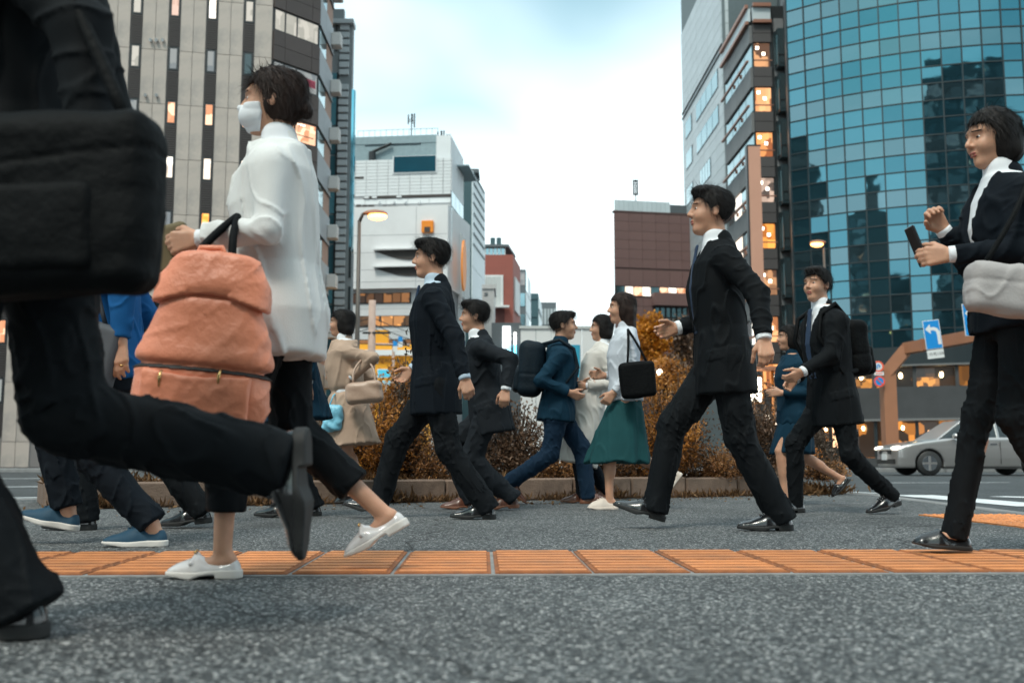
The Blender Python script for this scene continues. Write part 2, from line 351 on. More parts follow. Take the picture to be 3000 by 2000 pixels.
C_FRAME = mat('dark_frame', (.015, .018, .02), .4)
C_GL_D = mat('dark_glass', (.03, .045, .05), .06, metal=.0, spec=1.0)
C_GL_S = mat('sky_glass', (.22, .36, .40), .08, metal=.85)
C_GL_P = mat('pale_blind', (.34, .37, .38), .35, coat=.4, rand=.12)
L_WARM = lit_mat('lit_warm', (.55, .22, .10), (1.0, .60, .38), 1.0, (2, 2, 1.5))
L_WHITE = lit_mat('lit_white', (.75, .62, .50), (1.0, .93, .82), 1.25, (3, 3, 1.2))
L_ORANGE = lit_mat('lit_orange', (.9, .28, .02), (1, .42, .08), 1.1, (2, 2, 2))
L_PINK = lit_mat('lit_pink', (.55, .33, .25), (.75, .52, .42), .75, (2, 2, 1))
L_GREY = lit_mat('lit_grey', (.18, .20, .21), (.30, .31, .30), .6, (2, 2, 1))
L_CREAM = lit_mat('lit_cream', (.42, .40, .34), (.62, .58, .50), .6, (2, 2, 1))
# ---- A: grey panelled office block with a brown banded corner
MA_P = mat('warm_grey_panel', (.46, .395, .35), .75, var=.06, vscale=1.2, rand=.03, bump=.15, bscale=30, dirt=(.27, .25, .235), dscale=.5)
MA_J = mat('joint_grey', (.20, .185, .18), .9)
MA_B = mat('brown_panel', (.070, .052, .047), .6, var=.08, vscale=2, rand=.08)
MA_L = mat('brown_louvre', (.040, .032, .031), .6)
MA_W = mat('light_grey_panel', (.40, .42, .44), .7, var=.06, rand=.05)
MA_S = mat('salmon_wall', (.42, .26, .20), .8, var=.08)
MA_AC = mat('white_unit', (.55, .52, .50), .6, var=.05)
def building_a():
    C1 = at(797, 150, 60)[:2]; A1 = Fac(C1, vp_dir(16800)); A2 = Fac(C1, vp_dir(4200)); u2, _ = A2.uz(934, 100); C2 = A2.pt(u2); A3 = Fac(C2, vp_dir(1475)); u3, _ = A3.uz(971, 200); C3 = A3.pt(u3)
    L = A1.pt(-34); B0 = C3+np.array([-30, 14])
    b = thing('office_building', 'grey panelled office block with brown banded corner and slim windows', 'building', (L[0]+17, L[1]+4, 0))
    wall = prism('wall', MA_J, b, [tuple(L), tuple(C1), tuple(C2), tuple(C3), tuple(C3+np.array([-3, 12])), tuple(L+np.array([-2, 18]))], 0, 46)
    # floor levels from the window heads of the front
    cu = [A1.uz(x, 175)[0] for x in (508, 617, 727)]; sp = (cu[2]-cu[0])/2
    zc = [A1.uz(617, y)[1] for y in (22, 175, 338, 496, 653)]; fl = (zc[0]-zc[4])/4
    z_mid = zc[2]
    lits = {(0, 0): L_PINK, (1, 0): L_WHITE, (2, 0): L_CREAM, (0, 1): L_GREY, (1, 1): L_GREY, (2, 1): C_GL_D, (0, 2): L_WARM, (1, 2): L_WARM, (2, 2): L_WARM, (0, 3): L_WHITE, (1, 3): L_WHITE, (2, 3): L_WHITE, (0, 4): L_GREY, (1, 4): L_ORANGE, (2, 4): L_GREY}
    ww, wh = .60, 1.45; cols = [cu[2]-sp*k for k in range(0, 9)]
    slat = None
    for ci, u in enumerate(cols):
        for r in range(-2, 9):
            z = z_mid+(2-r)*fl
            if z < 2.4 or z > 43: continue
            cidx = 2-ci
            m = lits.get((cidx, r), random.choice([L_GREY, L_CREAM, L_WARM, C_GL_D]))
            A1.window(b, u-ww/2, u+ww/2, z-wh/2, z+wh/2, C_FRAME, m, .11, .05)
            zl0, zl1 = z-fl+wh/2+.04, z-wh/2-.04
            if zl0 > .3:
                if slat is None:
                    parts = [box_vf((0, 0, -(zl1-zl0)/2+(zl1-zl0)*(i+.5)/13), (ww, .05, (zl1-zl0)/13*.68)) for i in range(13)]; slat = mesh_from('louvre', *joined(parts), MA_L)
                c = A1.pt(u, .04); lo = obj('louvre', slat, b, Matrix.Translation((c[0], c[1], (zl0+zl1)/2)) @ Matrix.Rotation(A1.a, 4, 'Z')); lo['kind'] = 'stuff'
    edges = [cu[2]+ww/2+.04]+[]
    for ci in range(-1, 8):
        ua = cols[ci]-ww/2-.05 if ci >= 0 else -.02
        ub = cols[ci+1]+ww/2+.05
        n = 2 if ci >= 0 else 1
        w = (ua-ub)/n
        for j in range(n):
            for r in range(-2, 9):
                z1 = z_mid+(2-r)*fl+wh/2-.25; z0 = z1-fl
                if z1 < 1 or z0 > 44: continue
                A1.box('wall_panel', MA_P, b, ub+w*j+.012, ub+w*(j+1)-.012, max(z0+.015, 0), min(z1-.015, 45.9), .002, .085)
    for x, y in ((462, 122), (480, 122), (430, 283), (462, 283), (455, 445), (445, 122)):
        u, z = A1.uz(x, y); c = A1.pt(u, .13); V, F = tube_vf([(c[0], c[1], z), (c[0]-.02, c[1]-.16, z-.02)], [.09, .11], 10); mobj('vent_cap', V, F, mat('vent_metal', (.5, .5, .5), .3, metal=.8) if 'vent_metal' not in bpy.data.materials else bpy.data.materials['vent_metal'], b)
    # brown corner
    uw = u2; zt = [A2.uz(800, 22)[1], A2.uz(800, 89)[1]]
    for r in range(-1, 8):
        zw1, zw0 = zt[0]-(r)*fl, zt[1]-(r)*fl
        if zw0 < 1.5: continue
        hi = zw0+fl if r >= 0 else 46
        # band above this window
        top = min(zt[1]-(r-1)*fl, 45.9)
        for (a0, a1) in ((0, .24), (.24, .82), (.82, 1)):
            hz = (zw1+top)/2
            for (b0, b1) in ((zw1, hz), (hz, top)):
                if b1-b0 > .05: A2.box('band_panel', MA_B, b, uw*a0+.012, uw*a1-.012, b0+.012, b1-.012, .002, .16)
        lm = {0: L_CREAM, 1: L_GREY, 2: L_WARM, 3: L_GREY, 4: L_CREAM}.get(r, L_GREY)
        w = A2.window(b, .04, uw-.04, zw0+.01, zw1-.01, C_FRAME, lm, .10, .06, (.24, .50))
        if r == 1:
            A2.box('poster', mat('red_poster', (.36, .05, .085), .6, var=.3, vscale=2), w, uw*.28, uw*.93, zw0+.45, zw0+.95, .082, .09)
        if r == 2:
            A2.box('ceiling_light', glow('ceiling_glow', (1, .82, .62), 3.0), w, uw*.55, uw*.72, zw1-.28, zw1-.2, .082, .09); A2.box('shelf', mat('shelf_dark', (.05, .03, .02), .6), w, uw*.5, uw*.92, zw0+.5, zw0+.56, .082, .088)
    # street side with air conditioners
    us = u3; zt3 = [A3.uz(936, 140)[1], A3.uz(936, 90)[1]]
    zb = A3.uz(934, 95)[1]
    for r in range(-2, 9):
        z1 = zt[0]-r*fl; z0 = zt[1]-r*fl
        if z0 < 1.5: continue
        top = min(zt[1]-(r-1)*fl, 45.9)
        for (a0, a1) in ((0, .45), (.45, 1)):
            A3.box('side_panel', MA_W, b, us*a0+.01, us*a1-.01, z1+.02, top-.02, .002, .10)
        A3.window(b, .04, us*.52, z0, z1, C_FRAME, C_GL_S, .10, .03)
        A3.box('recess_wall', MA_S, b, us*.55, us-.02, z0, z1, .0, .04)
        A3.box('soffit', C_FRAME, b, .02, us, z1-.05, z1+.015, .0, .14)
        A3.box('air_conditioner', MA_AC, b, us*.80, us*.98, z1+.35, z1+1.25, .11, .75, .04)
    c = A3.pt(us*.7, .1); V, F = tube_vf([(c[0], c[1], 44.5), (c[0]+.6, c[1], 45.0), (c[0]+1.0, c[1], 45.0)], [.05, .05, .18], 8); mobj('roof_camera', V, F, C_FRAME, b)
    return C3
C3 = building_a()
# ---- B: ribbed stair tower with glass strip
MB_R = mat('ribbed_metal', (.46, .49, .51), .55, metal=.0, rand=.05); MB_D = mat('core_grey', (.22, .24, .25), .6)  # second grey: plain mid tone of core, roof unit and lower bay
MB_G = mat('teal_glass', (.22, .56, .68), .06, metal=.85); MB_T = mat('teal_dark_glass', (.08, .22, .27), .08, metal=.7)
def building_b():
    P = at(1030, 300, 78)[:2]; F = Fac(P, (1, .02)); ul = F.uz(955, 300)[0]; ur = 0.0; us = F.uz(990, 300)[0]
    b = thing('stair_tower', 'slim tower with grey ribbed cladding and a teal glass strip', 'building', (P[0], P[1]+4, 0))
    ztop = F.uz(1010, 75)[1]; zsplit = F.uz(1010, 242)[1]
    prism('core', MB_D, b, [tuple(F.pt(ul-2)), tuple(F.pt(ur)), tuple(F.pt(ur, -.8)), tuple(F.pt(ul-2, -8))], 0, ztop)
    n = 46; pitch = F.uz(1010, 300)[1]-F.uz(1010, 322)[1]
    k = 0; z = .6
    while z < ztop-.3:
        if not (abs(z-zsplit) < .35):
            F.box('cladding_rib', MB_R, b, us+.05, ur-.25, z, z+pitch*.74, .003, .20, .03)
        z += pitch; k += 1
    # glass strip
    zg = F.uz(970, 215)[1]; zz = .5; i = 0
    while zz < zg-1:
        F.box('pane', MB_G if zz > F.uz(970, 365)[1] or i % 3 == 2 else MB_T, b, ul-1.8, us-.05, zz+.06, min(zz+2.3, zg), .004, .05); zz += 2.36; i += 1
    F.box('post', C_FRAME, b, us-.10, us+.06, 0, zg, .051, .16)
    F.box('roof_slab', MB_R, b, ul-1.8, ur+.1, ztop, ztop+.35, -.9, .5)
    for kx in range(5): F.box('roof_truss', C_FRAME, b, ul-1.5+kx*.55, ul-1.4+kx*.55, zg+.2+kx*.4, ztop, .0, .12)
    F.box('roof_unit', MB_D, b, ul-1.2, us+.3, ztop+.351, ztop+1.5, -.9, -.3)
    # curved glass bay on the street side
    zc = F.uz(1036, 262)[1]
    pts = [tuple(F.pt(ur-.02)), tuple(F.pt(ur+.18, -.05)), tuple(F.pt(ur+.26, -.3)), tuple(F.pt(ur+.26, -.8)), tuple(F.pt(ur-.02, -.8))]
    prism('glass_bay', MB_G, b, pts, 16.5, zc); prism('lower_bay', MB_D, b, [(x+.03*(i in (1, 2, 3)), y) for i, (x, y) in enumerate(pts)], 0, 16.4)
    zz = 2.0
    while zz < 16: F.box('bay_window', C_GL_D, b, ur+.03, ur+.2, zz, zz+2.4, -.1, .05); zz += 3.1
building_b()
# ---- C: white department store
MC = mat('white_panel', (.72, .745, .76), .6, var=.05, vscale=.6, rand=.025, bump=.08, bscale=12); MCJ = mat('white_joint', (.36, .37, .385), .8)
MC2 = mat('smooth_white', (.76, .765, .77), .6, var=.05, vscale=.3, dirt=(.68, .68, .68), dscale=.25)
MC_TEAL = mat('teal_screen', (.006, .062, .095), .25, var=.15, vscale=.5); MC_OR = mat('orange_sign', (.72, .22, .015), .5, emit=(1, .33, .03), estr=.08)
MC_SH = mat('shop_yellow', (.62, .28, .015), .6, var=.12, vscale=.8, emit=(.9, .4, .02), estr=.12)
MC_WD = lit_mat('shop_window', (.035, .022, .016), (.20, .09, .035), 1.0, (.5, .5, .4), .4, .8)
MC_WB = lit_mat('shop_window_bright', (.06, .035, .02), (.75, .33, .10), 1.0, (.7, .7, .8), .6, .95)
MC_FR = mat('steel_frame', (.25, .33, .36), .5, metal=.3, var=.1)
M_SLOT = mat('shade_and_trim', (.055, .048, .045), .7)  # dark tone: painted shade in the crescents, own colour of vents and emblem
def text_obj(name, s, size, m, par, M, ext=.01):
    cu = bpy.data.curves.new(name, 'FONT'); cu.body = s; cu.size = size; cu.align_x = 'CENTER'; cu.align_y = 'CENTER'; cu.extrude = ext; cu.materials.append(m)
    tmp = bpy.data.objects.new(name, cu); COL.objects.link(tmp); dg = bpy.context.evaluated_depsgraph_get(); me = bpy.data.meshes.new_from_object(tmp.evaluated_get(dg)); bpy.data.objects.remove(tmp)
    return obj(name, me, par, M)
def building_c():
    P = at(1322, 480, 100)[:2]; F = Fac(P, (.994, -.105)); S = Fac(P, vp_dir(1900)); usd = S.uz(1357, 530)[0]
    b = thing('department_store', 'white panelled department store with teal screen and rooftop steel frame', 'building', (P[0]-8, P[1]+6, 0))
    ul = F.uz(1030, 600)[0]-3; zt = F.uz(1200, 466)[1]; zlow = F.uz(1200, 598)[1]
    back = S.pt(usd); prism('wall', MCJ, b, [tuple(F.pt(ul)), tuple(F.pt(0)), tuple(back), tuple(F.pt(ul)+np.array([1, 16]))], 0, zt)
    # upper panel field
    zb = F.uz(1200, 572)[1]; n_r = 11; ucols = np.linspace(ul, F.uz(1298, 520)[0], 12)
    su0, sz1 = F.uz(1155, 461); su1, sz0 = F.uz(1277, 503)
    for i in range(11):
        for j in range(n_r):
            z0 = zb+(zt-zb)*j/n_r; z1 = zb+(zt-zb)*(j+1)/n_r
            F.box('wall_panel', MC, b, ucols[i]+.02, ucols[i+1]-.02, z0+.02, z1-.02, .002, .06)
    for j in range(n_r):
        z0 = zb+(zt-zb)*j/n_r; z1 = zb+(zt-zb)*(j+1)/n_r
        F.box('wall_panel', MC, b, ucols[-1]+.06, -.02, z0+.02, z1-.02, .002, .06)
    scr = F.box('screen_frame', MC, b, su0-.12, su1+.12, sz0-.12, sz1+.05, .062, .16); F.box('screen', MC_TEAL, scr, su0, su1, sz0, sz1, .162, .20)
    F.box('ledge', M_SLOT, b, F.uz(1066, 572)[0], -.0, zb-.28, zb-.02, .0, .12)
    for x in (1075, 1098, 1170): u = F.uz(x, 577)[0]; F.box('ledge_light', MC, b, u-.25, u+.25, zb-.24, zb-.06, .121, .2)
    u0, z1 = F.uz(1040, 519); u1, z0 = F.uz(1066, 524); F.box('slot', M_SLOT, b, u0-2, u1, z0, z1, .061, .09)
    # middle strip
    for i in range(6): F.box('wall_panel', MC, b, ul+(0-ul)*i/6+.02, ul+(0-ul)*(i+1)/6-.02, zlow+.05, zb-.32, .002, .05)
    for x0, x1 in ((1045, 1058), (1062, 1076), (1079, 1096), (1122, 1134), (1137, 1152), (1156, 1170), (1173, 1183), (1186, 1196), (1198, 1206)):
        ua, z1 = F.uz(x0, 600+(x0-1045)*.04); ub, z0 = F.uz(x1, 610+(x0-1045)*.04); F.box('vent', M_SLOT, b, ua, ub, z0, z1, .052, .10)
    for x in (1112, 1155, 1188, 1230): u, z = F.uz(x, 594); F.box('floodlight', MC, b, u-.12, u+.12, z-.12, z+.12, .052, .55)
    # lower smooth block stands 1.2 m forward
    D = 1.2; zt2 = F.uz(1200, 612)[1]
    prism('lower_wall', MC2, b, [tuple(F.pt(ul, D)), tuple(F.pt(F.uz(1318, 700)[0], D)), tuple(S.pt(usd*1.15)+np.array([.6, 0])), tuple(F.pt(ul, .0))], 17.2, zt2)
    ur = F.uz(1318, 700)[0]
    for y in (695, 745, 795, 830):
        z = F.uz(1200, y)[1]; F.box('joint_line', MCJ, b, ul, ur-.1, z-.025, z+.025, D+.001, D+.006)
    u = F.uz(1226, 700)[0]; F.box('joint_line', MCJ, b, u-.02, u+.02, 17.3, zt2-.1, D+.0065, D+.011)
    # crescent slots: dark plates paint the shade below each hood
    for y, hgt in ((742, 1.0), (792, .85)):
        ua, z = F.uz(1105, y); ub, _ = F.uz(1240, y); n = 18; hi, lo = [], []
        for i in range(n+1):
            t = i/n; u = ua+(ub-ua)*t; hi.append((u, z)); lo.append((u, z-hgt*math.sin(math.pi*min(t*.62, .5))*1.0))
        pts = hi+lo[::-1][:-1]; V = []
        for d in (D+.002, D+.10):
            for u, zz in pts: c = F.pt(u, d); V.append((c[0], c[1], zz))
        m = len(pts); Fc = [list(range(m)), list(range(m, 2*m))[::-1]]+[[i, (i+1) % m, m+(i+1) % m, m+i] for i in range(m)]
        mobj('crescent_slot', V, Fc, M_SLOT, b); F.box('slot_hood', MC2, b, ua, ub, z+.002, z+.12, D+.002, D+.55)
    u0, z1 = F.uz(1243, 656); u1, z0 = F.uz(1277, 690)
    so = F.box('hanging_sign', MC_OR, b, u0, u1, z0, z1, D+.02, D+.3, .05); F.box('emblem', M_SLOT, so, u0+.3, u1-.3, z0-.002+.0, z0+.55, D+.301, D+.33)
    # oval orange sign on the street side
    c = S.pt(S.uz(1330, 770)[0]*.0+.3, 1.3); n = 28; rz_, ru = 2.6, 1.1; z0 = F.uz(1300, 770)[1]; V = []
    for d in (.0, .18):
        for i in range(n): q = S.pt(1.6+ru*math.cos(2*math.pi*i/n), .95+d); V.append((q[0], q[1], z0+rz_*math.sin(2*math.pi*i/n)))
    mobj('oval_sign', V, [list(range(n)), list(range(n, 2*n))[::-1]]+[[i, (i+1) % n, n+(i+1) % n, n+i] for i in range(n)], MC_OR, b)
    # street side glazing and pilasters
    zg = F.uz(1322, 560)[1]
    for i in range(4):
        S.box('side_panel', MC, b, usd*i/4+.03, usd*(i+1)/4-.03, zg+.1, zt-.05, .002, .06)
    z = 20.0
    while z < zg-1.2:
        for i in range(3): S.box('side_pane', C_GL_S, b, usd*i/3+.06, usd*(i+1)/3-.06, z, z+1.75, .002, .05)
        z += 1.9
    for i in (.55, .8): S.box('pilaster', MC2, b, usd*i, usd*i+.35, 12, zg-3.5, .06, .5)
    # bottom floors: white bands and dark window strips
    zz = lambda y: F.uz(1180, y)[1]
    prism('base', MC2, b, [tuple(F.pt(ul, .25)), tuple(F.pt(0, .25)), tuple(F.pt(0, -.5)), tuple(F.pt(ul, -.5))], 0, 17.19)
    for y0, y1, mm in ((858, 889, MC_WD), (925, 957, MC_WB), (994, 1008, MC_WD)):
        w = F.box('window_strip', C_FRAME, b, ul+.1, F.uz(1206 if y0 < 900 else 1300, 870)[0], zz(y1), zz(y0), .252, .34)
        ua, ub = ul+.2, F.uz(1206 if y0 < 900 else 1300, 870)[0]-.1; n = 10
        for i in range(n): F.box('pane', mm, w, ua+(ub-ua)*i/n+.05, ua+(ub-ua)*(i+1)/n-.05, zz(y1)+.08, zz(y0)-.06, .342, .36)
    for y in (905, 972): F.box('band_joint', MCJ, b, ul, -.1, zz(y)-.015, zz(y)+.015, .251, .257)
    # pale neighbours of the street side
    W2 = S.pt(usd*1.15); 
    # antennas and steel frame on the roof
    r0, rz0 = F.uz(1036, 462); r1, rz1 = F.uz(1275, 386)
    fr = F.box('roof_frame', MC_FR, b, r0, r1, rz1-.9, rz1-.1, -6, -.6)
    F.box('roof_screen', MC_FR, fr, r0, r1, zt+.01, zt+1.6, -.75, -.65); F.box('roof_screen', MC_FR, fr, r1-1.6, r1, zt+1.61, rz1-.91, -.75, -.65); F.box('roof_screen', MC_FR, fr, r0, r0+1.0, zt+1.61, rz1-.91, -.75, -.65)
    nb = 9
    for i in range(nb+1):
        u = r0+(r1-r0)*i/nb; F.box('truss_post', MC_FR, fr, u-.06, u+.06, zt+1.61, rz1-.91, -.9, -.76)
    for i in range(nb):
        a, c = F.pt(r0+(r1-r0)*i/nb, -.84), F.pt(r0+(r1-r0)*(i+1)/nb, -.84)
        za, zc = (zt+1.7, rz1-1.0) if i % 2 else (rz1-1.0, zt+1.7)
        V, Fc = tube_vf([(a[0], a[1], za), (c[0], c[1], zc)], .07, 5); mobj('truss_brace', V, Fc, MC_FR, fr)
        V, Fc = tube_vf([(a[0], a[1], (zt+1.6+rz1-.9)/2), (c[0], c[1], (zt+1.6+rz1-.9)/2)], .05, 5); mobj('truss_rail', V, Fc, MC_FR, fr)
    F.box('roof_box', MC, b, r1-.0, r1+1.5, zt+.01, rz1-.2, -9, -.62); F.box('roof_box', MC_FR, b, r1+1.6, r1+3.0, zt+.01, rz1-2.6, -9, -3)
    def antenna(px, y0, y1):
        u, z1 = F.uz(px, y0); _, z0 = F.uz(px, y1); c = F.pt(u, -1.2); P = [tube_vf([(c[0], c[1], z0-2), (c[0], c[1], z1)], .06, 6)]
        hgt = z1-z0
        for k, (dx, f0, f1) in enumerate(((-.32, .5, .95), (.3, .35, 1.0), (.08, .6, .98))): P.append(box_vf((c[0]+dx, c[1], z0+hgt*(f0+f1)/2), (.13, .13, hgt*(f1-f0)))); P.append(box_vf((c[0]+dx/2, c[1], z0+hgt*(f0+f1)/2), (abs(dx), .05, .06))); P.append(box_vf((c[0]+dx/2, c[1], z0+hgt*(f0*.7+f1*.3)), (abs(dx), .05, .06)))
        mobj('antenna', *joined(P), C_FRAME, b)
    antenna(1199, 322, 384); antenna(1286, 372, 430); antenna(1303, 383, 432)
    # roof crane
    a, z0 = F.uz(1088, 460); c, z1 = F.uz(1145, 418); p, q = F.pt(a, -.3), F.pt(c, -.3)
    mobj('roof_crane', *joined([tube_vf([(p[0], p[1], z0-.5), (p[0], p[1], z0+.6)], .35, 8), tube_vf([(p[0], p[1], z0+.6), (q[0], q[1], z1)], .16, 6)]), C_FRAME, b)
    V, Fc = joined([box_vf((*F.pt((r0+r1)/2, -1.5), rz1+.85), (r1-r0, .04, .05), F.a)]+[box_vf((*F.pt(r0+(r1-r0)*i/14, -1.5), rz1+.4), (.04, .04, .95), F.a) for i in range(15)]); mobj('roof_rail', V, Fc, MC_FR, b)
    return F, S, usd
FC, SC, USD = building_c()
# ---- restaurant building in front of the department store
def building_shop():
    F = Fac(at(1100, 1050, 62)[:2], (1, 0)); b = thing('restaurant', 'yellow fronted restaurant with blue window below the department store', 'building', (F.o[0], F.o[1]+2, 0))
    u0 = F.uz(1020, 1050)[0]; u1 = F.uz(1235, 1050)[0]; zt = F.uz(1100, 1008)[1]
    prism('wall', MC_SH, b, [tuple(F.pt(u0)), tuple(F.pt(u1)), tuple(F.pt(u1, -8)), tuple(F.pt(u0, -8))], 0, zt)
    F.box('parapet', MC2, b, u0-.1, u1+.1, F.uz(1100, 1042)[1], F.uz(1100, 1026)[1], .002, .35); F.box('roof_sign', MC_SH, b, F.uz(1098, 1010)[0], F.uz(1136, 1010)[0], zt+.01, zt+.9, -.6, -.2)
    uc, zc = F.uz(1140, 1056); c = F.pt(uc, .06)
    F.box('sign_board', mat('sign_ochre', (.50, .20, .01), .6, emit=(.8, .32, .01), estr=.1), b, F.uz(1098, 1050)[0], F.uz(1182, 1050)[0], F.uz(1100, 1064)[1], F.uz(1100, 1048)[1], .002, .05)
    text_obj('sign_text', 'RESTAURANT', .30, mat('sign_brown', (.10, .05, .02), .6), b, Matrix.Translation((c[0], c[1], zc)) @ Matrix.Rotation(math.pi/2, 4, 'X'))
    ua, z1 = F.uz(1108, 1083); ub, z0 = F.uz(1168, 1104); w = F.box('window', MC2, b, ua-.05, ub+.05, z0-.05, z1+.05, .002, .05); F.box('pane', mat('cyan_pane', (.03, .30, .42), .1, emit=(.03, .4, .55), estr=.35), w, ua, ub, z0, z1, .052, .07)
    F.box('pane', C_GL_S, b, ua-.1, ub+.6, z0-.75, z0-.2, .002, .05); F.box('awning', MC2, b, ua-.3, ub+1.2, z0-1.1, z0-.9, .002, .9)
building_shop()
# ---- D, E, F, G, H: the row down the street
M_TEALC = mat('dark_teal_cladding', (.030, .075, .088), .5, var=.08, vscale=.4); M_PALE = mat('pale_cladding', (.60, .66, .68), .5, var=.04, vscale=.4)
M_RED = mat('red_render', (.27, .075, .055), .75, var=.06, vscale=.3, dirt=(.22, .065, .05), dscale=.2); M_PALEG = mat('pale_grey', (.46, .47, .46), .7, var=.06)
M_SLATE = mat('slate_roof', (.09, .105, .115), .6); M_WHITE = mat('white_wall', (.62, .61, .60), .7, var=.05, vscale=.4, dirt=(.50, .48, .47), dscale=.3)
def building_row():
    # D
    P = at(1382, 520, 128)[:2]; F = Fac(P, (1, 0)); S = Fac(P, vp_dir(1845)); u0 = F.uz(1352, 520)[0]; us = S.uz(1419, 600)[0]; zt = F.uz(1370, 499)[1]
    b = thing('slab_tower', 'tall slab with dark teal end and pale side crossed by slanting fins', 'building', (P[0], P[1]+5, 0))
    prism('wall', M_TEALC, b, [tuple(F.pt(u0-4)), tuple(P), tuple(S.pt(us)), tuple(F.pt(u0-4, -14))], 0, zt)
    for i in range(9): S.box('side_panel', M_PALE, b, us*.0+.02, us-.02, zt*i/9+.03, zt*(i+1)/9-.03, .002, .12)
    for i, y in enumerate((536, 564, 592, 620, 649, 678, 706, 737)):
        z = S.uz(1400, y)[1]; S.box('fin', M_TEALC, b, us*.08, us*.92, z-.13, z+.13, .121, .22)
    F.box('roof_unit', M_SLATE, b, u0, u0+2.2, zt, zt+.5, -5, -1)
    # E red building
    P = at(1503, 760, 165)[:2]; F = Fac(P, (1, 0)); S = Fac(P, vp_dir(1850)); u0 = F.uz(1410, 800)[0]; us = S.uz(1524, 790)[0]; zt = F.uz(1480, 746)[1]
    b = thing('red_building', 'red rendered building with a glass roof pavilion', 'building', (P[0]-2, P[1]+5, 0))
    prism('wall', M_RED, b, [tuple(F.pt(u0)), tuple(P), tuple(S.pt(us)), tuple(F.pt(u0, -16))], 0, zt)
    ua, z1 = F.uz(1414, 806); ub, z0 = F.uz(1474, 900); pnl = F.box('panel_frame', M_WHITE, b, ua, ub, z0, z1, .01, .2)
    for i in range(4): F.box('panel', M_PALEG, pnl, ua+(ub-.4-ua)*i/4+.05, ua+(ub-.4-ua)*(i+1)/4-.05, z0+.2, z1-.3, .201, .3)
    F.box('ledge', M_WHITE, b, F.uz(1446, 902)[0], F.uz(1492, 902)[0], F.uz(1470, 904)[1], F.uz(1470, 898)[1], .31, 1.6)
    F.box('recess', mat('dark_red', (.10, .03, .025), .8), b, F.uz(1450, 920)[0], F.uz(1478, 920)[0], F.uz(1460, 945)[1], F.uz(1460, 905)[1], .01, .1)
    S.box('side_panel', M_WHITE, b, us*.12, us*.75, S.uz(1510, 915)[1], S.uz(1510, 818)[1], .01, .25)
    ra, rb = u0, F.uz(1490, 740)[0]; zr = F.uz(1460, 722)[1]; pv = F.box('pavilion', C_GL_S, b, ra, rb-.6, zt+.01, zr, -9, -1)
    for i in range(7): u = ra+(rb-.6-ra)*i/6; F.box('mullion', M_WHITE, pv, u-.08, u+.08, zt+.01, zr-.01, -.99, -.9)
    c = [tuple(F.pt(ra, -.3)), tuple(F.pt(rb, -.3)), tuple(F.pt(rb+1.2, -9.5)), tuple(F.pt(ra, -9.5))]; prism('pavilion_roof', M_SLATE, b, c, zr+.01, zr+.45)
    for k in (0, 1): ua, z1 = F.uz(1436+k*18, 691); ub, z0 = F.uz(1452+k*18, 709); F.box('chiller', M_TEALC, b, ua, ub-.1, zr+.46, z1, -3, -1.2)
    # small white building and shop canopies before it
    P = at(1448, 900, 118)[:2]; F = Fac(P, (1, 0)); u0 = F.uz(1412, 900)[0]; zt = F.uz(1440, 846)[1]
    b = thing('small_white_building', 'small white rooftop house below the red building', 'building', (P[0]-1, P[1]+1, 0))
    prism('wall', M_WHITE, b, [tuple(F.pt(u0)), tuple(F.pt(0)), tuple(F.pt(0, -6)), tuple(F.pt(u0, -6))], 0, zt); F.box('parapet', M_WHITE, b, u0, .15, zt+.002, zt+.5, -6.1, .15)
    ua, z1 = F.uz(1419, 857); ub, z0 = F.uz(1429, 867); F.window(b, ua, ub, z0, z1, C_FRAME, C_GL_D, .05); ua, z1 = F.uz(1422, 895); ub, z0 = F.uz(1432, 915); F.window(b, ua, ub, z0, z1, C_FRAME, C_GL_S, .05)
    # F
    P = at(1540, 830, 200)[:2]; F = Fac(P, (1, 0)); S = Fac(P, vp_dir(1760)); u0 = F.uz(1522, 830)[0]; us = S.uz(1554, 830)[0]; zt = F.uz(1530, 789)[1]
    b = thing('glass_block', 'narrow pale glass block beside the red building', 'building', (P[0], P[1]+4, 0))
    prism('wall', M_SLATE, b, [tuple(F.pt(u0-2)), tuple(P), tuple(S.pt(us)), tuple(F.pt(u0-2, -14))], 0, zt)
    for i in range(9):
        z1 = zt-.6-i*4.2; F.box('window', C_GL_S if i % 3 else L_GREY, b, u0+.1, -.15, z1-2.6, z1, .002, .1)
        for k in range(3): S.box('side_pane', M_PALE if (i+k) % 4 else C_GL_S, b, us*k/3+.1, us*(k+1)/3-.1, z1-3.6, z1+.3, .002, .1)
    # G
    P = at(1577, 880, 235)[:2]; F = Fac(P, (1, 0)); S = Fac(P, vp_dir(1720)); u0 = F.uz(1553, 880)[0]; us = S.uz(1585, 880)[0]; zt = F.uz(1570, 859)[1]
    b = thing('teal_block', 'plain dark teal block further down the street', 'building', (P[0], P[1]+4, 0))
    prism('wall', M_TEALC, b, [tuple(F.pt(u0-2)), tuple(P), tuple(S.pt(us)), tuple(F.pt(u0-2, -14))], 0, zt)
    for i in range(8): F.box('floor_band', M_TEALC, b, u0-1, -.2, zt-1.4-i*4.2, zt-.6-i*4.2, .002, .25); S.box('side_band', M_PALE, b, .2, us-.2, zt-3.6-i*4.2, zt-.7-i*4.2, .002, .2)
    # H
    P = at(1630, 900, 270)[:2]; F = Fac(P, (1, 0)); u0 = F.uz(1583, 900)[0]; zt = F.uz(1600, 885)[1]
    b = thing('far_office', 'low grey office block farthest down the street', 'building', (P[0]-3, P[1]+4, 0))
    prism('wall', M_SLATE, b, [tuple(F.pt(u0-2)), tuple(P), tuple(F.pt(.5, -14)), tuple(F.pt(u0-2, -14))], 0, zt)
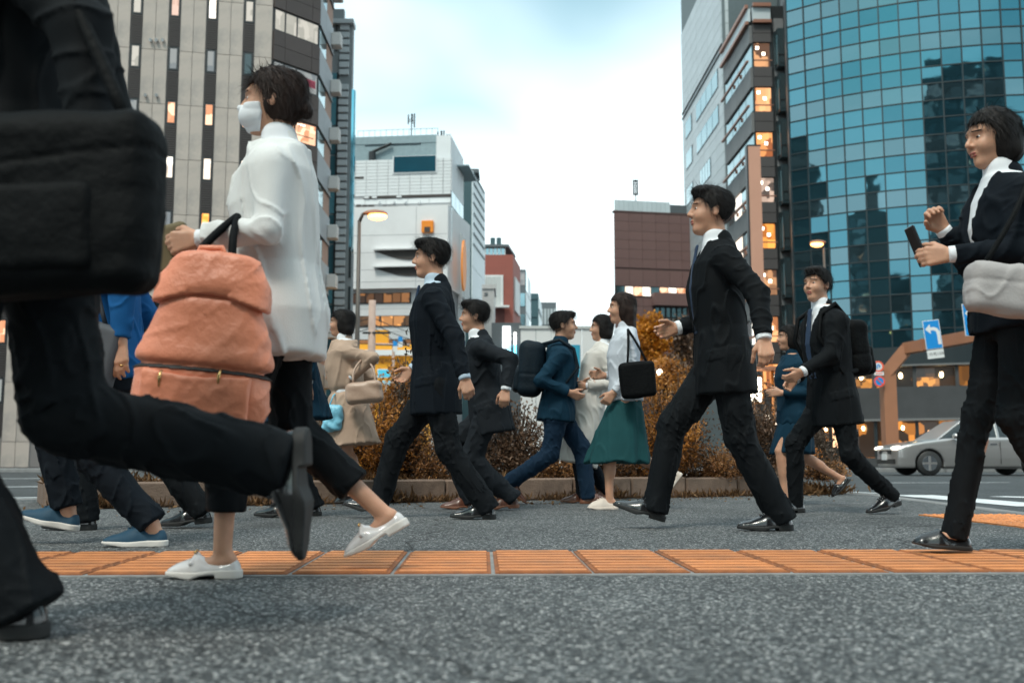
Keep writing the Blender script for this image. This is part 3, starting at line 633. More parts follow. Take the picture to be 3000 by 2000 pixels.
    for i in range(4):
        for k in range(5): F.box('window', C_GL_P, b, u0*(1-k/5)+.15, u0*(1-(k+1)/5)-.15, zt-6.0-i*6.2, zt-1.8-i*6.2, .002, .15)
    # hoarding
    F = Fac(at(1525, 1000, 42)[:2], (1, 0)); u1 = F.uz(1795, 1000)[0]; zt = F.uz(1600, 963)[1]
    b = thing('site_hoarding', 'long plain white hoarding wall behind the backpack wearer', 'wall', (F.o[0]+2, F.o[1], 0))
    n = 6
    for i in range(n): F.box('hoarding_panel', M_WHITE, b, u1*i/n+.008, u1*(i+1)/n-.008, 0, zt, -.1, 0)
    F.box('cap_rail', M_PALEG, b, -.05, u1+.05, zt+.002, zt+.12, -.16, .06)
    ua, z1 = F.uz(1652, 1010); ub, z0 = F.uz(1700, 1120); F.box('blue_panel', mat('cyan_panel', (.02, .27, .40), .45), b, ua, ub, z0, z1, .002, .03)
    # neon strips and bright shop fronts before the red building
    F = Fac(at(1480, 1000, 95)[:2], (1, 0)); b = thing('shop_row', 'shop row with glowing white and cyan strip signs', 'building', (F.o[0], F.o[1]+2, 0))
    u0, u1 = F.uz(1440, 1000)[0], F.uz(1527, 1000)[0]; F.box('wall', M_SLATE, b, u0, u1, 0, F.uz(1480, 945)[1], -6, -.02)
    F.box('lit_front', glow('shop_glow', (.8, .95, 1), .9), b, F.uz(1472, 1000)[0], F.uz(1496, 1000)[0], F.uz(1480, 1040)[1], F.uz(1480, 955)[1], -.019, .06)
    for px in (1492, 1509):
        for y0, y1, m in ((975, 1010, glow('neon_white', (1, .97, .94), 2.2)), (1012, 1050, glow('neon_cyan', (.05, .62, .95), 2.0))):
            ua, z1 = F.uz(px-3.5, y0); ub, z0 = F.uz(px+3.5, y1); F.box('neon_strip', m, b, ua, ub, z0, z1, .3, .5)
    for y in (985, 1003, 1022): ua, z = F.uz(1478, y); ub, _ = F.uz(1516, y); F.box('sign_rail', C_FRAME, b, ua, ub, z-.05, z+.05, .18, .28)
building_row()
# ---- I: brick coloured mall
MI = mat('brick_panel', (.155, .088, .082), .8, var=.07, vscale=.8, rand=.05, bump=.1, bscale=20, dirt=(.125, .075, .072), dscale=.4); MIJ = mat('brick_joint', (.085, .05, .047), .9)
MI_F = mat('roof_fence', (.50, .57, .60), .55, rand=.04)
def building_i():
    P = at(1799, 700, 112)[:2]; F = Fac(P, (5.2, 1)); b = thing('brick_mall', 'brown brick clad mall with a lit window strip', 'building', (P[0]+8, P[1]+6, 0))
    ue = F.uz(2030, 700)[0]; zt = F.uz(1810, 622)[1]
    prism('wall', MIJ, b, [tuple(P), tuple(F.pt(ue)), tuple(F.pt(ue, -12)), tuple(F.pt(4.5, -12)), tuple(F.pt(.9, -1.5))], 0, zt)
    zs = [F.uz(1810, y)[1] for y in (622, 648, 676, 702, 729, 757, 783)]; us = [F.uz(x, 700)[0] for x in (1799, 1842, 1881, 1921, 1960, 1996, 2034)]
    for i in range(6):
        for j in range(6): F.box('wall_panel', MI, b, us[i]+.015, us[i+1]-.015, zs[j+1]+.012, zs[j]-.012, .002, .06)
    z0, z1 = F.uz(1810, 836)[1], F.uz(1810, 788)[1]
    for i in range(6): F.box('wall_panel', MI, b, us[i]+.015, us[i+1]-.015, z0, z1-.03, .002, .06)
    w1, w0 = z0-.04, F.uz(1810, 866)[1]; win = F.box('window_strip', C_FRAME, b, .1, ue, w0, w1, .0, .05); n = 9
    for i in range(n): F.box('pane', [C_GL_S, L_WHITE, L_WARM, L_WHITE, C_GL_S, L_WARM, L_WHITE, L_WARM, L_WARM][i], win, .15+(ue-.2)*i/n+.04, .15+(ue-.2)*(i+1)/n-.04, w0+.06, w1-.06, .052, .07)
    zz = [F.uz(1810, y)[1] for y in (870, 895, 960, 1040, 1120)]
    for i in range(6):
        for j in range(4): F.box('wall_panel', MI, b, us[i]+.015, us[i+1]-.015, zz[j+1]+.012, zz[j]-.03, .002, .06)
    ua, z1 = F.uz(1850, 896); ub, z0 = F.uz(1863, 924); F.window(b, ua, ub, z0, z1, C_FRAME, C_GL_S, .08, .12)
    ua, z1 = F.uz(1916, 898); ub, z0 = F.uz(2014, 965); g_ = F.box('glazing', C_FRAME, b, ua, ub, z0, z1, .062, .12)
    for i in range(6):
        for j in range(2): F.box('pane', C_GL_S if j else C_GL_P, g_, ua+(ub-ua)*i/6+.12, ua+(ub-ua)*(i+1)/6-.12, z0+(z1-z0)*j/2+.08, z0+(z1-z0)*(j+1)/2-.08, .122, .14)
    F.box('canopy', MI, b, ua-.3, ub, z1+.02, z1+1.4, .062, 1.2)
    F.box('coping', MIJ, b, -.05, ue, zt+.002, zt+.2, -.5, .1)
    f1 = F.uz(1966, 585)[0]; zf = F.uz(1810, 583)[1]; n = 12
    for i in range(n): F.box('roof_fence_panel', MI_F, b, .2+(f1-.2)*i/n+.01, .2+(f1-.2)*(i+1)/n-.01, zt+.201, zf, -.45, -.35)
    F.box('roof_house', M_SLATE, b, f1+.1, ue, zt+.201, F.uz(1985, 590)[1], -5, -1.6)
    u, z1 = F.uz(1872, 518); c = F.pt(u, -1.3); mobj('antenna', *joined([tube_vf([(c[0], c[1], zt), (c[0], c[1], z1)], .07, 6), box_vf((c[0]-.22, c[1], z1-.9), (.16, .2, 1.7)), box_vf((c[0]+.2, c[1], z1-.9), (.16, .2, 1.7)), box_vf((c[0], c[1], z1-.1), (.6, .3, .12)), box_vf((c[0], c[1], z1-1.7), (.6, .3, .12))]), C_FRAME, b)
    for px in (1838, 1930): u, z1 = F.uz(px, 540); c = F.pt(u, -1.45); mobj('lightning_rod', *tube_vf([(c[0], c[1], zt), (c[0], c[1], z1)], .025, 5), MI_F, b)
building_i()
# ---- J: grey tiled tower
MJ = mat('grey_tile', (.40, .44, .46), .45, var=.05, vscale=1.0, rand=.05, bump=.06, bscale=6); MJJ = mat('tile_joint', (.13, .16, .17), .8); MJ_D = mat('dark_grey_wall', (.085, .115, .125), .6, var=.08)
def building_j():
    P = at(2122, 300, 96)[:2]; S = Fac(P, vp_dir(1432)); F = Fac(P, (1, -.02)); us = S.uz(2001, 300)[0]
    b = thing('grey_tower', 'tall pale grey tiled tower with black double band', 'building', (P[0]+4, P[1]+12, 0))
    H_ = 58; Q = S.pt(us); prism('wall', MJJ, b, [tuple(P), tuple(F.pt(12)), tuple(F.pt(12)+np.array([0, us])), tuple(Q)], 0, H_)
    F.box('front_wall', MJ_D, b, .6, 12, 0, H_-.02, .002, .05)
    band = S.uz(2123, 141)[1]; rows = 38; pitch = 1.28; wins = [(S.uz(2060, 330)[1], .1, .62), (S.uz(2060, 430)[1], .1, .62), (S.uz(2060, 545)[1], .3, .55)]
    rcorner = .55
    for r in range(rows):
        z0 = 9.6+r*pitch
        if z0 > 50: break
        for c in range(7):
            a0 = rcorner+(us-rcorner)*(c/7)**1.0; a1 = rcorner+(us-rcorner)*((c+1)/7)
            S.box('cladding_tile', MJ, b, a0+.03, a1-.03, z0+.022, z0+pitch-.022, .002, .08)
        q = P
        V = []
        n = 5; cpt = S.pt(rcorner, .08); fpt = F.pt(.6, .05)
        for zz in (z0+.022, z0+pitch-.022):
            for i in range(n+1):
                t = i/n*math.pi/2; ctr = S.pt(rcorner)+F.t*.0
                x = cpt[0]*(1-math.sin(t))+fpt[0]*math.sin(t) if False else None
                p = (1-t/(math.pi/2))**2*cpt+2*(t/(math.pi/2))*(1-t/(math.pi/2))*(P+S.n*.08+F.n*.05)+(t/(math.pi/2))**2*fpt; V.append((p[0], p[1], zz))
        mobj('corner_tile', V, [[i, i+1, n+2+i, n+1+i] for i in range(n)], MJ, b)
    MJ_K = mat('black_band', (.012, .014, .015), .5)
    for dz in (0, .62): S.box('black_band', MJ_K, b, 0, us, band+dz, band+dz+.16, .081, .2)
    for z, f0, f1 in wins:
        w = S.box('window_strip', C_FRAME, b, us*f0, us*f1, z-.1, z+1.9, .081, .12)
        for i in range(4): S.box('pane', C_GL_S, w, us*(f0+(f1-f0)*i/4)+.08, us*(f0+(f1-f0)*(i+1)/4)-.08, z, z+1.8, .122, .15)
        w = S.box('window', C_FRAME, b, us*.74, us*.92, z-.1, z+1.9, .081, .12); S.box('pane', C_GL_S, w, us*.75, us*.91, z, z+1.8, .122, .15)
building_j()
# ---- K: banded office with balconies and lit rooms
MK = mat('grey_band', (.15, .155, .16), .7, var=.08, vscale=1, rand=.06); MK_D = mat('dark_bay', (.018, .035, .042), .35, coat=.3); MK_R = mat('copper_rail', (.30, .14, .095), .5); MK_B = mat('front_band', (.075, .07, .072), .65, rand=.06)
def building_k():
    P = at(2206, 200, 80)[:2]; S = Fac(P, vp_dir(1437)); F = Fac(P, (1, .02)); us = S.uz(2127, 250)[0]; uf = F.uz(2262, 300)[0]; ub = F.uz(2304, 300)[0]
    b = thing('banded_office', 'office with grey bands, copper rails and warm lit rooms', 'building', (P[0]+3, P[1]+8, 0))
    zt = F.uz(2210, 18)[1]; zw1 = [F.uz(2206, y)[1] for y in (127, 257, 388)]; fl = (zw1[0]-zw1[2])/2; wh = F.uz(2206, 127)[1]-F.uz(2206, 198)[1]
    prism('wall', C_FRAME, b, [tuple(P), tuple(F.pt(ub+1)), tuple(F.pt(ub+1)+np.array([0, us])), tuple(S.pt(us))], 0, zt)
    S.box('parapet_rail', MK_R, b, -.1, us, zt-.25, zt+.05, .3, .55); S.box('parapet', MI_F, b, 0, us, zt-1.35, zt-.26, .1, .3); S.box('parapet_rail', MK_R, b, -.1, us, zt-1.62, zt-1.36, .3, .55)
    F.box('parapet', MI_F, b, 0, uf, zt-1.35, zt-.26, .1, .3); F.box('parapet_rail', MK_R, b, 0, uf, zt-.25, zt+.05, .3, .55); F.box('parapet_rail', MK_R, b, 0, uf, zt-1.62, zt-1.36, .3, .55)
    for r in range(0, 9):
        z1 = zw1[0]-r*fl; z0 = z1-wh
        if z0 < 2: break
        top = z1+(fl-wh) if r else zt-1.64
        for i in range(4): S.box('side_band', MK, b, us*i/4+.02, us*(i+1)/4-.02, z1+.02, top-.02, .002, .22)
        for k in (0, 1): F.box('front_band', MK_B, b, .02, uf, z1+.02+(top-z1)*k/2, z1+(top-z1)*(k+1)/2-.02, .002, .22)
        for i in range(4): S.box('pane', C_GL_S if r < 3 or i % 2 else L_WHITE, b, us*i/4+.06, us*(i+1)/4-.06, z0+.03, z1-.03, .002, .06)
        S.box('rail', MK_R, b, -.05, us, z0+.42, z0+.56, .35, .55); 
        for i in (.3, .55): S.box('rail_bracket', MK_R, b, us*i-.06, us*i+.06, z0+.1, z0+.42, .2, .40)
        w = F.box('window', C_FRAME, b, .03, uf-.02, z0, z1, .0, .03); m = {0: L_ORANGE, 1: L_WARM, 2: L_ORANGE, 3: L_PINK, 4: L_ORANGE}.get(r, L_CREAM)
        F.box('pane', lit_mat('amber_room_%d' % r, [(.10, .05, .03), (.35, .13, .05), (.30, .09, .03), (.08, .06, .05), (.4, .12, .02)][r % 5], [(.6, .30, .14), (.95, .45, .2), (1, .42, .14), (.5, .36, .28), (1, .40, .08)][r % 5], .9, (1.6, 1.6, 1.1), .2, .8), w, .10, uf-.09, z0+.05, z1-.05, .032, .05)
        for k in range(2): F.box('ceiling_light', glow('tube_glow', (1, .86, .66), 3.2), w, .25+k*.5, .5+k*.5, z1-.55-.5*k, z1-.3-.5*k, .051, .06)
        F.box('rail', MK_R, w, .0, uf, z0+.42, z0+.50, .3, .42)
        # projecting dark bays
        by = F.box('bay', MK_D, b, uf+.25, ub+.1, z0-.35, z1+.75, .0, 1.25); F.box('bay_pane', C_GL_D, by, uf+.4, ub-.02, z0-.1, z1+.5, 1.252, 1.28); F.box('bay_transom', C_FRAME, by, uf+.26, ub+.09, z0+.55, z0+.65, 1.281, 1.32)
        F.box('bay_side', C_GL_S, by, uf+.215, uf+.248, z0-.1, z1+.3, .25, 1.0)
        F.box('grey_panel', MK, b, uf+.25, ub, z1+.85, z1+.75+(fl-wh)-.45, .0, .3)
    return P
building_k()
# ---- L: tall salmon signboard
def sign_l():
    P = at(2191, 600, 72)[:2]; F = Fac(P, (1, 0)); u1 = F.uz(2232, 600)[0]; z1 = F.uz(2210, 428)[1]; z0 = F.uz(2220, 945)[1]
    b = thing('signboard', 'tall blank salmon signboard before the lit office', 'sign', (P[0]+u1/2, P[1], 0))
    F.box('board', mat('salmon_board', (.50, .255, .175), .6, var=.05, vscale=.5), b, .12, u1, z0, z1, -.45, 0); F.box('edge_trim', C_FRAME, b, 0, .118, z0-.05, z1+.05, -.5, .02); F.box('edge_trim', C_FRAME, b, .12, u1+.05, z1+.002, z1+.1, -.5, .02)
    F.box('post', C_FRAME, b, u1*.35, u1*.65, 0, z0-.002, -.35, -.1)
sign_l()
# ---- M: round glass tower
MM = [mat('mirror_glass_%d' % i, c, .025, metal=.92, rand=.10) for i, c in enumerate([(.075, .20, .25), (.115, .205, .24), (.062, .18, .23)])]
for m in MM:
    nt = m.node_tree; nz = nt.nodes.new('ShaderNodeTexNoise'); nz.inputs['Scale'].default_value = .9; nz.inputs['Detail'].default_value = 1; tc = nt.nodes.new('ShaderNodeTexCoord')
    oi = nt.nodes.new('ShaderNodeObjectInfo'); ad = nt.nodes.new('ShaderNodeVectorMath'); mu = nt.nodes.new('ShaderNodeMath'); mu.operation = 'MULTIPLY'; mu.inputs[1].default_value = 30
    nt.links.new(oi.outputs['Random'], mu.inputs[0]); nt.links.new(tc.outputs['Object'], ad.inputs[0]); nt.links.new(mu.outputs[0], ad.inputs[1]); nt.links.new(ad.outputs[0], nz.inputs['Vector'])
    bp = nt.nodes.new('ShaderNodeBump'); bp.inputs['Strength'].default_value = .02; bp.inputs['Distance'].default_value = .25; nt.links.new(nz.outputs[0], bp.inputs['Height']); nt.links.new(bp.outputs[0], nt.nodes['Principled BSDF'].inputs['Normal'])
MM_F = mat('tower_mullion', (.012, .020, .024), .4); MM_C = mat('podium_concrete', (.045, .047, .05), .7, var=.15, vscale=1.2)
MM_IN = lit_mat('cafe_room', (.020, .010, .005), (.62, .22, .035), .95, (.9, .9, 1.1), .55, .9); MM_IN2 = lit_mat('cafe_room_dim', (.012, .009, .007), (.26, .10, .02), .9, (.7, .7, .8), .6, .95)
def building_m():
    cx, cy, R = 36.2, 91.2, 25.0; b = thing('glass_tower', 'round office tower of blue mirror panes over a lit cafe', 'building', (cx, cy, 0))
    dphi = 1.3/R; phis = [math.radians(39.9)-dphi*i for i in range(0, 14)]; rh = 1.2; zb = 7.9; rows = 23
    P = lambda ph, r: (cx-r*math.sin(ph), cy-r*math.cos(ph))
    arc = lambda r: [P(math.radians(40.1)-math.radians(72)*i/40, r) for i in range(41)]+[(cx+16, cy+6), (28.5, 106)]
    prism('core', MM_F, b, arc(R-.14), 7.0, zb+rows*rh+12)
    prism('podium', MM_C, b, arc(R-1.2), 0, 6.99)
    w = 2*R*math.sin(dphi/2); rs = random.Random(4)
    for i in range(13):
        ph = phis[i]-dphi/2; x, y = P(ph, R*math.cos(dphi/2))
        for r in range(rows):
            M = Matrix.Translation((x, y, zb+rh*(r+.5))) @ Matrix.Rotation(-ph, 4, 'Z') @ Matrix.Rotation(rs.gauss(0, .006), 4, 'X') @ Matrix.Rotation(rs.gauss(0, .007), 4, 'Z')
            obj('pane', box_mesh(w-.07, .05, rh-.07, MM[1] if (r+1) % 3 == 0 else (MM[0] if rs.random() < .7 else MM[2])), b, M)
    for i in range(14):
        x, y = P(phis[i], R+.02); box('mullion', MM_F, b, (x, y, zb+rows*rh/2), (.085, .16, rows*rh), -phis[i])
    for r in range(rows+1):
        V = []; m = 40
        for k in range(m+1):
            ph = phis[0]+(phis[13]-phis[0])*k/m
            for rr, dz in ((R-.05, -.04), (R+.075, -.04), (R+.075, .04), (R-.05, .04)): p = P(ph, rr); V.append((*p, zb+rh*r+dz))
        mobj('transom', V, [[4*k+j, 4*k+4+j, 4*k+4+(j+1) % 4, 4*k+(j+1) % 4] for k in range(m) for j in range(4)], MM_F, b)
    # podium: two cafe floors with concrete bands
    def ring(name, m_, r0, r1, z0, z1, pa=phis[0]+.05, pb=phis[13]-.25):
        V = []; m = 36
        for k in range(m+1):
            ph = pa+(pb-pa)*k/m
            for rr, zz in ((r0, z0), (r1, z0), (r1, z1), (r0, z1)): V.append((*P(ph, rr), zz))
        return mobj(name, V, [[4*k+j, 4*k+4+j, 4*k+4+(j+1) % 4, 4*k+(j+1) % 4] for k in range(m) for j in range(4)]+[[0, 1, 2, 3], [4*m+3, 4*m+2, 4*m+1, 4*m]], m_, b)
    ring('concrete_band', MM_C, R-1.0, R+.15, 3.15, 5.25); ring('glass_band', MM_F, R-1.0, R+.12, 6.75, 7.85); ring('plinth', MM_C, R-1.0, R+.05, 0, .55); ring('ledge', mat('pale_ledge', (.16, .16, .16), .6), R-.9, R+.35, 3.0, 3.14); ring('ledge', mat('pale_ledge2', (.13, .13, .13), .6), R-.9, R+.30, 6.62, 6.74)
    pend = glow('pendant_glow', (1, .72, .38), 7.0)
    for i in range(-1, 17):
        ph = phis[0]-dphi*(i*1.0); 
        for z0, z1, mm in ((.56, 2.99, MM_IN), (5.26, 6.61, MM_IN2)):
            x, y = P(ph-dphi/2, R-.95); box('room_pane', mm, b, (x, y, (z0+z1)/2), (w-.02, .05, z1-z0), -ph+dphi/2)
            gx, gy = P(ph-dphi/2, R-.12)
            if i % 2 == 0: x, y = P(ph, R-.1); box('post', MM_C if z0 > 4 else MM_F, b, (x, y, (z0+z1)/2), (.22, .25, z1-z0), -ph)
        if i % 2 == 1:
            x, y = P(ph-dphi*.3, R-.55); V, F = [], []
            for z, rr in ((6.05, .13), (2.55, .10)):
                bm = bmesh.new(); bmesh.ops.create_uvsphere(bm, u_segments=8, v_segments=6, radius=rr); me = bpy.data.meshes.new('pendant_lamp'); bm.to_mesh(me); bm.free(); me.materials.append(pend); obj('pendant_lamp', me, b, Matrix.Translation((x, y, z)) @ Matrix.Scale(1.5, 4, (0, 0, 1)))
        if i % 3 == 0:
            x, y = P(ph-dphi*.6, R-.7); box('counter', lit_mat('amber_counter', (.10, .04, .01), (.8, .32, .06), .8, (2.5, 2.5, 3), .3, .9) if 'amber_counter' not in bpy.data.materials else bpy.data.materials['amber_counter'], b, (x, y, 5.6), (1.5, .3, .6), -ph)
    ua = phis[3]; x, y = P(ua, R+.1); box('lit_pillar_sign', glow('amber_sign', (1, .36, .02), 1.0), b, (*P(phis[7]+.02, R+.2), 1.55), (.30, .1, 1.6), -phis[7])
    box('lit_pillar_sign', bpy.data.materials['amber_sign'], b, (*P(phis[2], R+.2), 2.0), (.35, .1, 1.6), -phis[2])
building_m()
# ---- the side of the crossing behind the photographer, seen only in the mirror panes
MR = mat('dark_office', (.035, .045, .05), .5, var=.2, vscale=.3); MR2 = mat('stone_office', (.14, .13, .125), .8, var=.15, vscale=.3)
def back_block(name, label, x0, x1, y0, y1, h, m, lights=0, crown=0):
    b = thing(name, label, 'building', ((x0+x1)/2, (y0+y1)/2, 0)); prism('wall', m, b, [(x0, y0), (x1, y0), (x1, y1), (x0, y1)], 0, h)
    n = int((x1-x0)/3.2); fl = int(h/3.6)
    for i in range(n):
        box('window_column', C_GL_D if i % 3 else L_GREY, b, (x0+(i+.5)*(x1-x0)/n, y1+.03, h/2), ((x1-x0)/n-1.0, .05, h-3))
    for k in range(fl): box('floor_band', m, b, ((x0+x1)/2, y1+.16, 3+k*3.6), (x1-x0, .2, 1.2))
    rs = random.Random(len(label))
    for k in range(lights): box('lit_window', L_WARM, b, (x0+rs.uniform(.05, .95)*(x1-x0), y1+.30, rs.uniform(8, h-3)), (.5, .04, .7))
    for k in range(crown): box('roof_spire', m, b, (x0+(k+.5)*(x1-x0)/crown, (y0+y1)/2, h+2+2*(k % 2)), (1.6, 1.6, 4+4*(k % 2)))
back_block('office_building', 'dark office tower across the crossing mirrored at the right of the round tower', 2, 62, -58, -40, 66, MR, 40)
back_block('office_building', 'stone block with spires mirrored low in the round tower', -72, -42, -46, -28, 46, MR2, 12, 4)
back_block('office_building', 'slim block mirrored beside the spired one', -36, -28, -56, -48, 34, MR, 5)
b = thing('office_building', 'dark side block mirrored in the leftmost panes of the round tower', 'building', (-52, 30, 0)); prism('wall', MR, b, [(-70, 18), (-48, 18), (-48, 44), (-70, 44)], 0, 48)
for k in range(12): box('floor_band', MR2, b, (-47.9, 31, 3+k*3.8), (.2, 26, 1.2))
# ------------------------------------------------------------------ planter with kerb stones
PL = lambda x: 8.95+.5*x                     # front line of the planter
pln = thing('planter', 'low planter edged with weathered brown kerb stones', 'planter', (0, 9.4, 0))
ang = math.atan(.5); tdir = np.array([math.cos(ang), math.sin(ang)]); ndir = np.array([math.sin(ang), -math.cos(ang)])
o0 = np.array([-3.3, PL(-3.3)]); Ltot = (2.75+3.3)/math.cos(ang); n = 11
for i in range(n):
    c = o0+tdir*Ltot*(i+.5)/n-ndir*.07; box('kerb_stone', M_KERB, pln, (c[0], c[1], .093+random.uniform(-.006, .006)), (Ltot/n-.012, .14+random.uniform(-.01, .01), .19), ang+random.uniform(-.01, .01), .014)
e0, e1 = o0, o0+tdir*Ltot
for side, p in ((0, e0), (1, e1)):
    for j in range(2):
        c = p-ndir*(.14+.30+.6*j)+tdir*(.07 if side == 0 else -.07); box('kerb_stone', M_KERB, pln, (c[0], c[1], .093), (.14, .58, .19), ang, .014)
bk = o0-ndir*1.38
for i in range(n):
    c = bk+tdir*Ltot*(i+.5)/n; box('kerb_stone', M_KERB, pln, (c[0], c[1], .093), (Ltot/n-.012, .14, .19), ang, .014)
q = [o0-ndir*.13+tdir*.13, e1-ndir*.13-tdir*.13, e1-ndir*1.3-tdir*.13, o0-ndir*1.3+tdir*.13]
prism('soil', M_SOIL, pln, [tuple(a) for a in q], -.01, .16)
# ------------------------------------------------------------------ leaves
LM_BR = leaf_mat('brown_leaf', (.035, .020, .013), (.14, .075, .042), (.34, .22, .15)); LM_OR = leaf_mat('orange_leaf', (.07, .03, .010), (.44, .165, .026), (.68, .31, .07))
LM_MX = leaf_mat('mixed_leaf', (.04, .024, .014), (.27, .115, .038), (.58, .30, .11)); LM_GI = leaf_mat('ginkgo_leaf', (.26, .09, .008), (.55, .21, .012), (.70, .30, .03), .6)
LM_DK = leaf_mat('dark_leaf', (.03, .022, .016), (.10, .068, .045), (.32, .24, .19)); STEM = mat('stem', (.06, .04, .028), .85, bump=.6, bscale=60)
LM_STRAW = leaf_mat('dry_grass', (.07, .035, .015), (.20, .10, .04), (.33, .19, .09), .8)
def leaf_cloud(pos, nrm, size, tint, m, name, parent, kind='stuff', slim=.42, origin=None):
    """one folded leaf per position: four triangles"""
    n = len(pos); rs = RNG
    d = rs.normal(size=(n, 3)); d = d-.0; d += nrm*1.0; d /= np.linalg.norm(d, axis=1)[:, None]
    s = np.cross(d, rs.normal(size=(n, 3))); s /= np.linalg.norm(s, axis=1)[:, None]; u = np.cross(s, d)
    L = size[:, None]; V = np.empty((n, 6, 3))
    V[:, 0] = pos; V[:, 1] = pos+d*L*.5+s*L*slim*.5+u*L*.10; V[:, 2] = pos+d*L*.45-u*L*.05; V[:, 3] = pos+d*L*.5-s*L*slim*.5+u*L*.10; V[:, 4] = pos+d*L*1.0-u*L*.12; V[:, 5] = V[:, 4]
    base = (np.arange(n)*6)[:, None]
    F = np.concatenate([base+np.array([0, 1, 2]), base+np.array([0, 2, 3]), base+np.array([1, 4, 2]), base+np.array([2, 4, 3])], 1).reshape(-1, 3)
    o = origin if origin is not None else np.zeros(3)
    me = mesh_from(name, V.reshape(-1, 3)-o, F, m); at_ = me.attributes.new('tint', 'FLOAT', 'FACE'); at_.data.foreach_set('value', np.repeat(tint, 4).astype(np.float32))
    ob = obj(name, me, parent, Matrix.Translation(Vector([float(c) for c in o])))
    if kind: ob['kind'] = kind
    return ob
def stems_for(name, base, tips, r, parent, m=STEM):
    P = []
    for t in tips:
        t = np.asarray(t); mid = (np.asarray(base)+t)/2+RNG.normal(size=3)*.03*np.linalg.norm(t-base)
        P.append(tube_vf([base, mid, t], [r, r*.7, r*.3], 5))
    return mobj(name, *joined(P), m, parent, origin=base)
def shrub(label, px, Y, top, wid, dep, n, m, leaf=.035, base_z=.15, kind='bush', low=0.0):
    x = X_at(px, Y, .6); b = np.array([x, Y, base_z]); sh = thing('shrub', label, 'shrub', b, 'shrubs in the planter')
    h = top-base_z; rs = RNG
    # shoots: each a curved twig with leaves around it
    ns = max(10, n//42); pos, nr, tips = [], [], []
    for i in range(ns):
        a = rs.uniform(0, 2*math.pi); rr = math.sqrt(rs.uniform(0, 1)); hh = h*(1-.45*rr*rr)*rs.uniform(.62, 1.0)
        if i % 9 == 0: hh = h*rs.uniform(1.0, 1.12)*(1-.2*rr)
        tip = b+np.array([wid*rr*math.cos(a), dep*rr*math.sin(a), hh]); tips.append(b+(tip-b)*.9)
        k = n//ns; t = rs.uniform(low+.08, 1.0, k)**.75; root = b+np.array([wid*.25*rr*math.cos(a), dep*.25*rr*math.sin(a), 0])
        ctrl = root*.5+tip*.5+np.array([wid*.35*rr*math.cos(a), dep*.35*rr*math.sin(a), 0])
        c = root*((1-t)**2)[:, None]+ctrl*(2*t*(1-t))[:, None]+tip*(t*t)[:, None]+rs.normal(size=(k, 3))*(.028+.02*t[:, None])*(wid/.4)**.5
        pos.append(c); nr.append(unit_rows(c-(b+np.array([0, 0, h*.4])))*.7+np.array([0, 0, .45]))
    pos, nr = np.concatenate(pos), np.concatenate(nr)
    tint = np.clip(.42+.30*wob_np(pos*7)+rs.normal(size=len(pos))*.2, 0, 1)
    stems_for('stem', b, tips[:60], .011, sh)
    leaf_cloud(pos, nr, rs.uniform(.65, 1.25, len(pos))*leaf, tint, m, 'foliage', sh, origin=b)
    return sh
def unit_rows(v): return v/(np.linalg.norm(v, axis=1)[:, None]+1e-9)
def wob_np(p): return (np.sin(p[:, 0]*1.3+1.7*np.sin(p[:, 2]*.9))+np.sin(p[:, 1]*1.1+p[:, 2]*1.4+2))*.5
SH = [('rounded orange brown shrub behind the beige trench coat', 1095, 8.95, 1.02, .42, .34, 3000, LM_OR, .034), ('tall brown sprig rising beside the navy suited man', 1192, 9.05, 1.36, .16, .16, 620, LM_DK, .045),
      ('brown shrub with glossy leaves behind the navy suit', 1165, 9.15, .98, .34, .3, 2200, LM_MX, .036), ('low dry shrub under the navy suited legs', 1255, 9.0, .50, .34, .25, 1300, LM_MX, .03),
      ('dark brown shrub between the navy suit and the backpack', 1505, 9.55, .93, .34, .3, 2600, LM_BR, .038), ('low orange shrub in front of the backpack wearer', 1640, 9.50, .50, .36, .22, 2000, LM_MX, .028),
      ('thin dark shrub between backpack and cream coat', 1702, 9.75, 1.02, .20, .2, 900, LM_BR, .042), ('bright orange shrub right of the green skirt', 1935, 9.90, 1.12, .40, .32, 3200, LM_OR, .036),
      ('tall orange shrub behind the tall man', 1990, 10.15, 1.22, .32, .3, 1800, LM_MX, .038), ('low orange brown shrub between the tall man legs', 2110, 10.15, .52, .42, .24, 2200, LM_MX, .028),
      ('dense brown shrub below the glowing lantern sign', 2225, 10.45, 1.16, .34, .3, 3000, LM_BR, .038), ('thin leafy sapling at the planter end', 2425, 10.75, .92, .15, .15, 420, LM_DK, .042),
      ('small dry shrub at the end of the planter', 2405, 10.45, .36, .30, .22, 1500, LM_MX, .026), ('brown shrub behind the white coat', 965, 8.75, .80, .26, .26, 1300, LM_DK, .040),
      ('low brown shrub by the black shoes at the left', 700, 8.35, .46, .40, .26, 1500, LM_MX, .03), ('low dark shrub left of the trench coat', 845, 8.55, .62, .32, .26, 1400, LM_BR, .034),
      ('dark shrub in the middle of the planter', 1390, 9.45, .78, .36, .28, 1700, LM_BR, .036), ('low shrub below the green skirt', 1800, 9.85, .45, .42, .24, 1700, LM_MX, .028)]
for s_ in SH: shrub(*s_[:6], int(s_[6]*1.5), s_[7], s_[8]*1.12)
